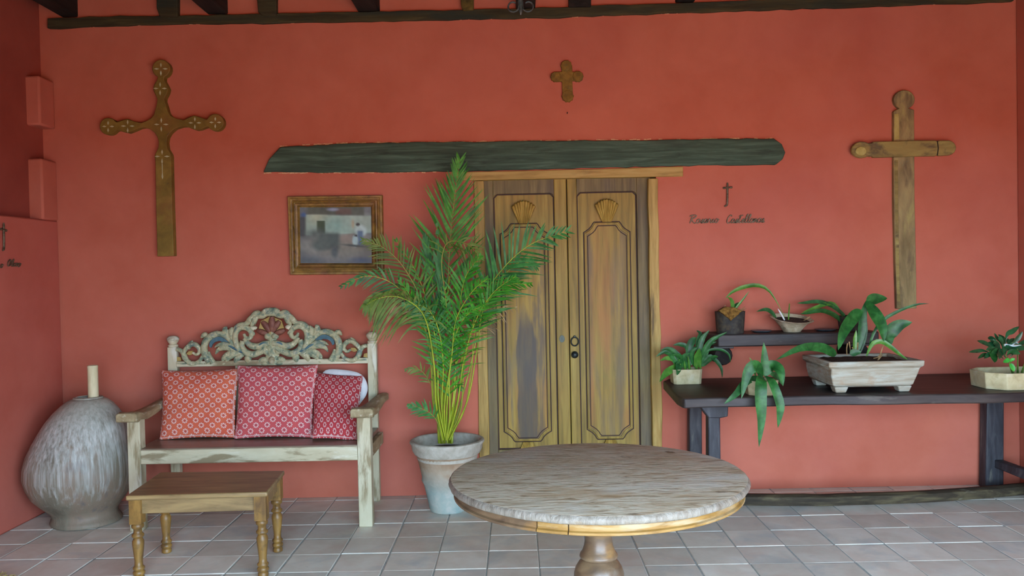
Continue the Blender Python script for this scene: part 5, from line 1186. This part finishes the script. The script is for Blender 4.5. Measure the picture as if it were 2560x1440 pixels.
# inner fronds
frond([(1112, 1100), (1100, 860), (1085, 740), (1070, 640), (1062, 588)], (-.32, -.3), .2, 14, M_green2, .42, 22, .0, .016, M_stem, .006)
frond([(1114, 1100), (1108, 860), (1104, 740), (1098, 660), (1092, 560)], (-.36, -.4), .17, 14, M_green2, .45, 14, .0, .018, M_stem, .006)
frond([(1116, 1100), (1130, 880), (1150, 760), (1165, 690), (1200, 640)], (-.4, -.55), .22, 18, M_green, .38, 48, .1, .014, M_stem, .006)
frond([(1116, 1100), (1120, 900), (1140, 800), (1180, 730), (1220, 695)], (-.4, -.62), .2, 18, M_green, .35, 55, .15, .013, M_stem, .006)
frond([(1114, 1100), (1104, 900), (1080, 810), (1040, 760), (1000, 700)], (-.4, -.58), .22, 20, M_green, .35, 50, .12, .014, M_stem, .006)
frond([(1114, 1100), (1110, 910), (1095, 820), (1065, 770), (1010, 760)], (-.38, -.62), .2, 20, M_green2, .35, 55, .25, .013, M_stem, .006)
frond([(1116, 1100), (1122, 930), (1135, 850), (1165, 790), (1215, 760)], (-.38, -.58), .2, 20, M_green, .3, 52, .25, .013, M_stem, .006)
frond([(1116, 1100), (1120, 950), (1124, 860), (1118, 790), (1112, 720)], (-.42, -.5), .2, 18, M_green, .3, 45, .1, .014, M_stem, .006)
frond([(1118, 1100), (1140, 930), (1160, 850), (1190, 800), (1230, 790)], (-.3, -.25), .18, 16, M_olive, .4, 55, .3, .011, M_stem, .005)
frond([(1118, 1100), (1150, 920), (1180, 830), (1225, 775), (1290, 770)], (-.34, -.4), .15, 12, M_dry, .55, 60, .45, .007, M_stem, .005)
frond([(1120, 1100), (1160, 920), (1185, 840), (1205, 800), (1250, 800)], (-.34, -.45), .16, 9, M_dry, .55, 65, .4, .007, M_stem, .005)
# low young fronds
frond([(1104, 1100), (1090, 1010), (1076, 960), (1050, 925), (1012, 925)], (-.36, -.45), .09, 10, M_olive, .5, 50, .2, .010, M_stemd, .004)
frond([(1106, 1105), (1095, 1060), (1078, 1035), (1050, 1020), (1018, 1012)], (-.4, -.52), .11, 10, M_green2, .35, 45, .15, .014, M_stemd, .004)
frond([(1126, 1100), (1134, 1010), (1142, 965), (1150, 975)], (-.36, -.4), .06, 5, M_green2, .6, 45, .3, .012, M_stemd, .004)
# bare canes
for pts, rr_ in (([(1098, 1108), (1090, 960), (1072, 860), (1046, 800)], .009), ([(1108, 1108), (1106, 980), (1090, 880), (1060, 820)], .009), ([(1122, 1108), (1128, 980), (1150, 880), (1180, 820)], .008), ([(1128, 1108), (1135, 1000), (1150, 920), (1166, 840)], .009), ([(1112, 1108), (1112, 980), (1124, 880), (1150, 830)], .007), ([(1104, 1108), (1096, 1010), (1082, 900), (1068, 830)], .008), ([(1118, 1108), (1116, 950), (1110, 820), (1124, 690)], .006), ([(1130, 1108), (1132, 1060), (1131, 1020)], .008), ([(1100, 1108), (1112, 1010), (1124, 940), (1140, 860)], .007)):
    MB().tube(cat([W(x, y, pyc+R.uniform(-.05, .04)-.02*i) for i, (x, y) in enumerate(pts)], 16), [rr_*(1-.35*i/15) for i in range(16)], 7).build('cane', M_stem, palm)
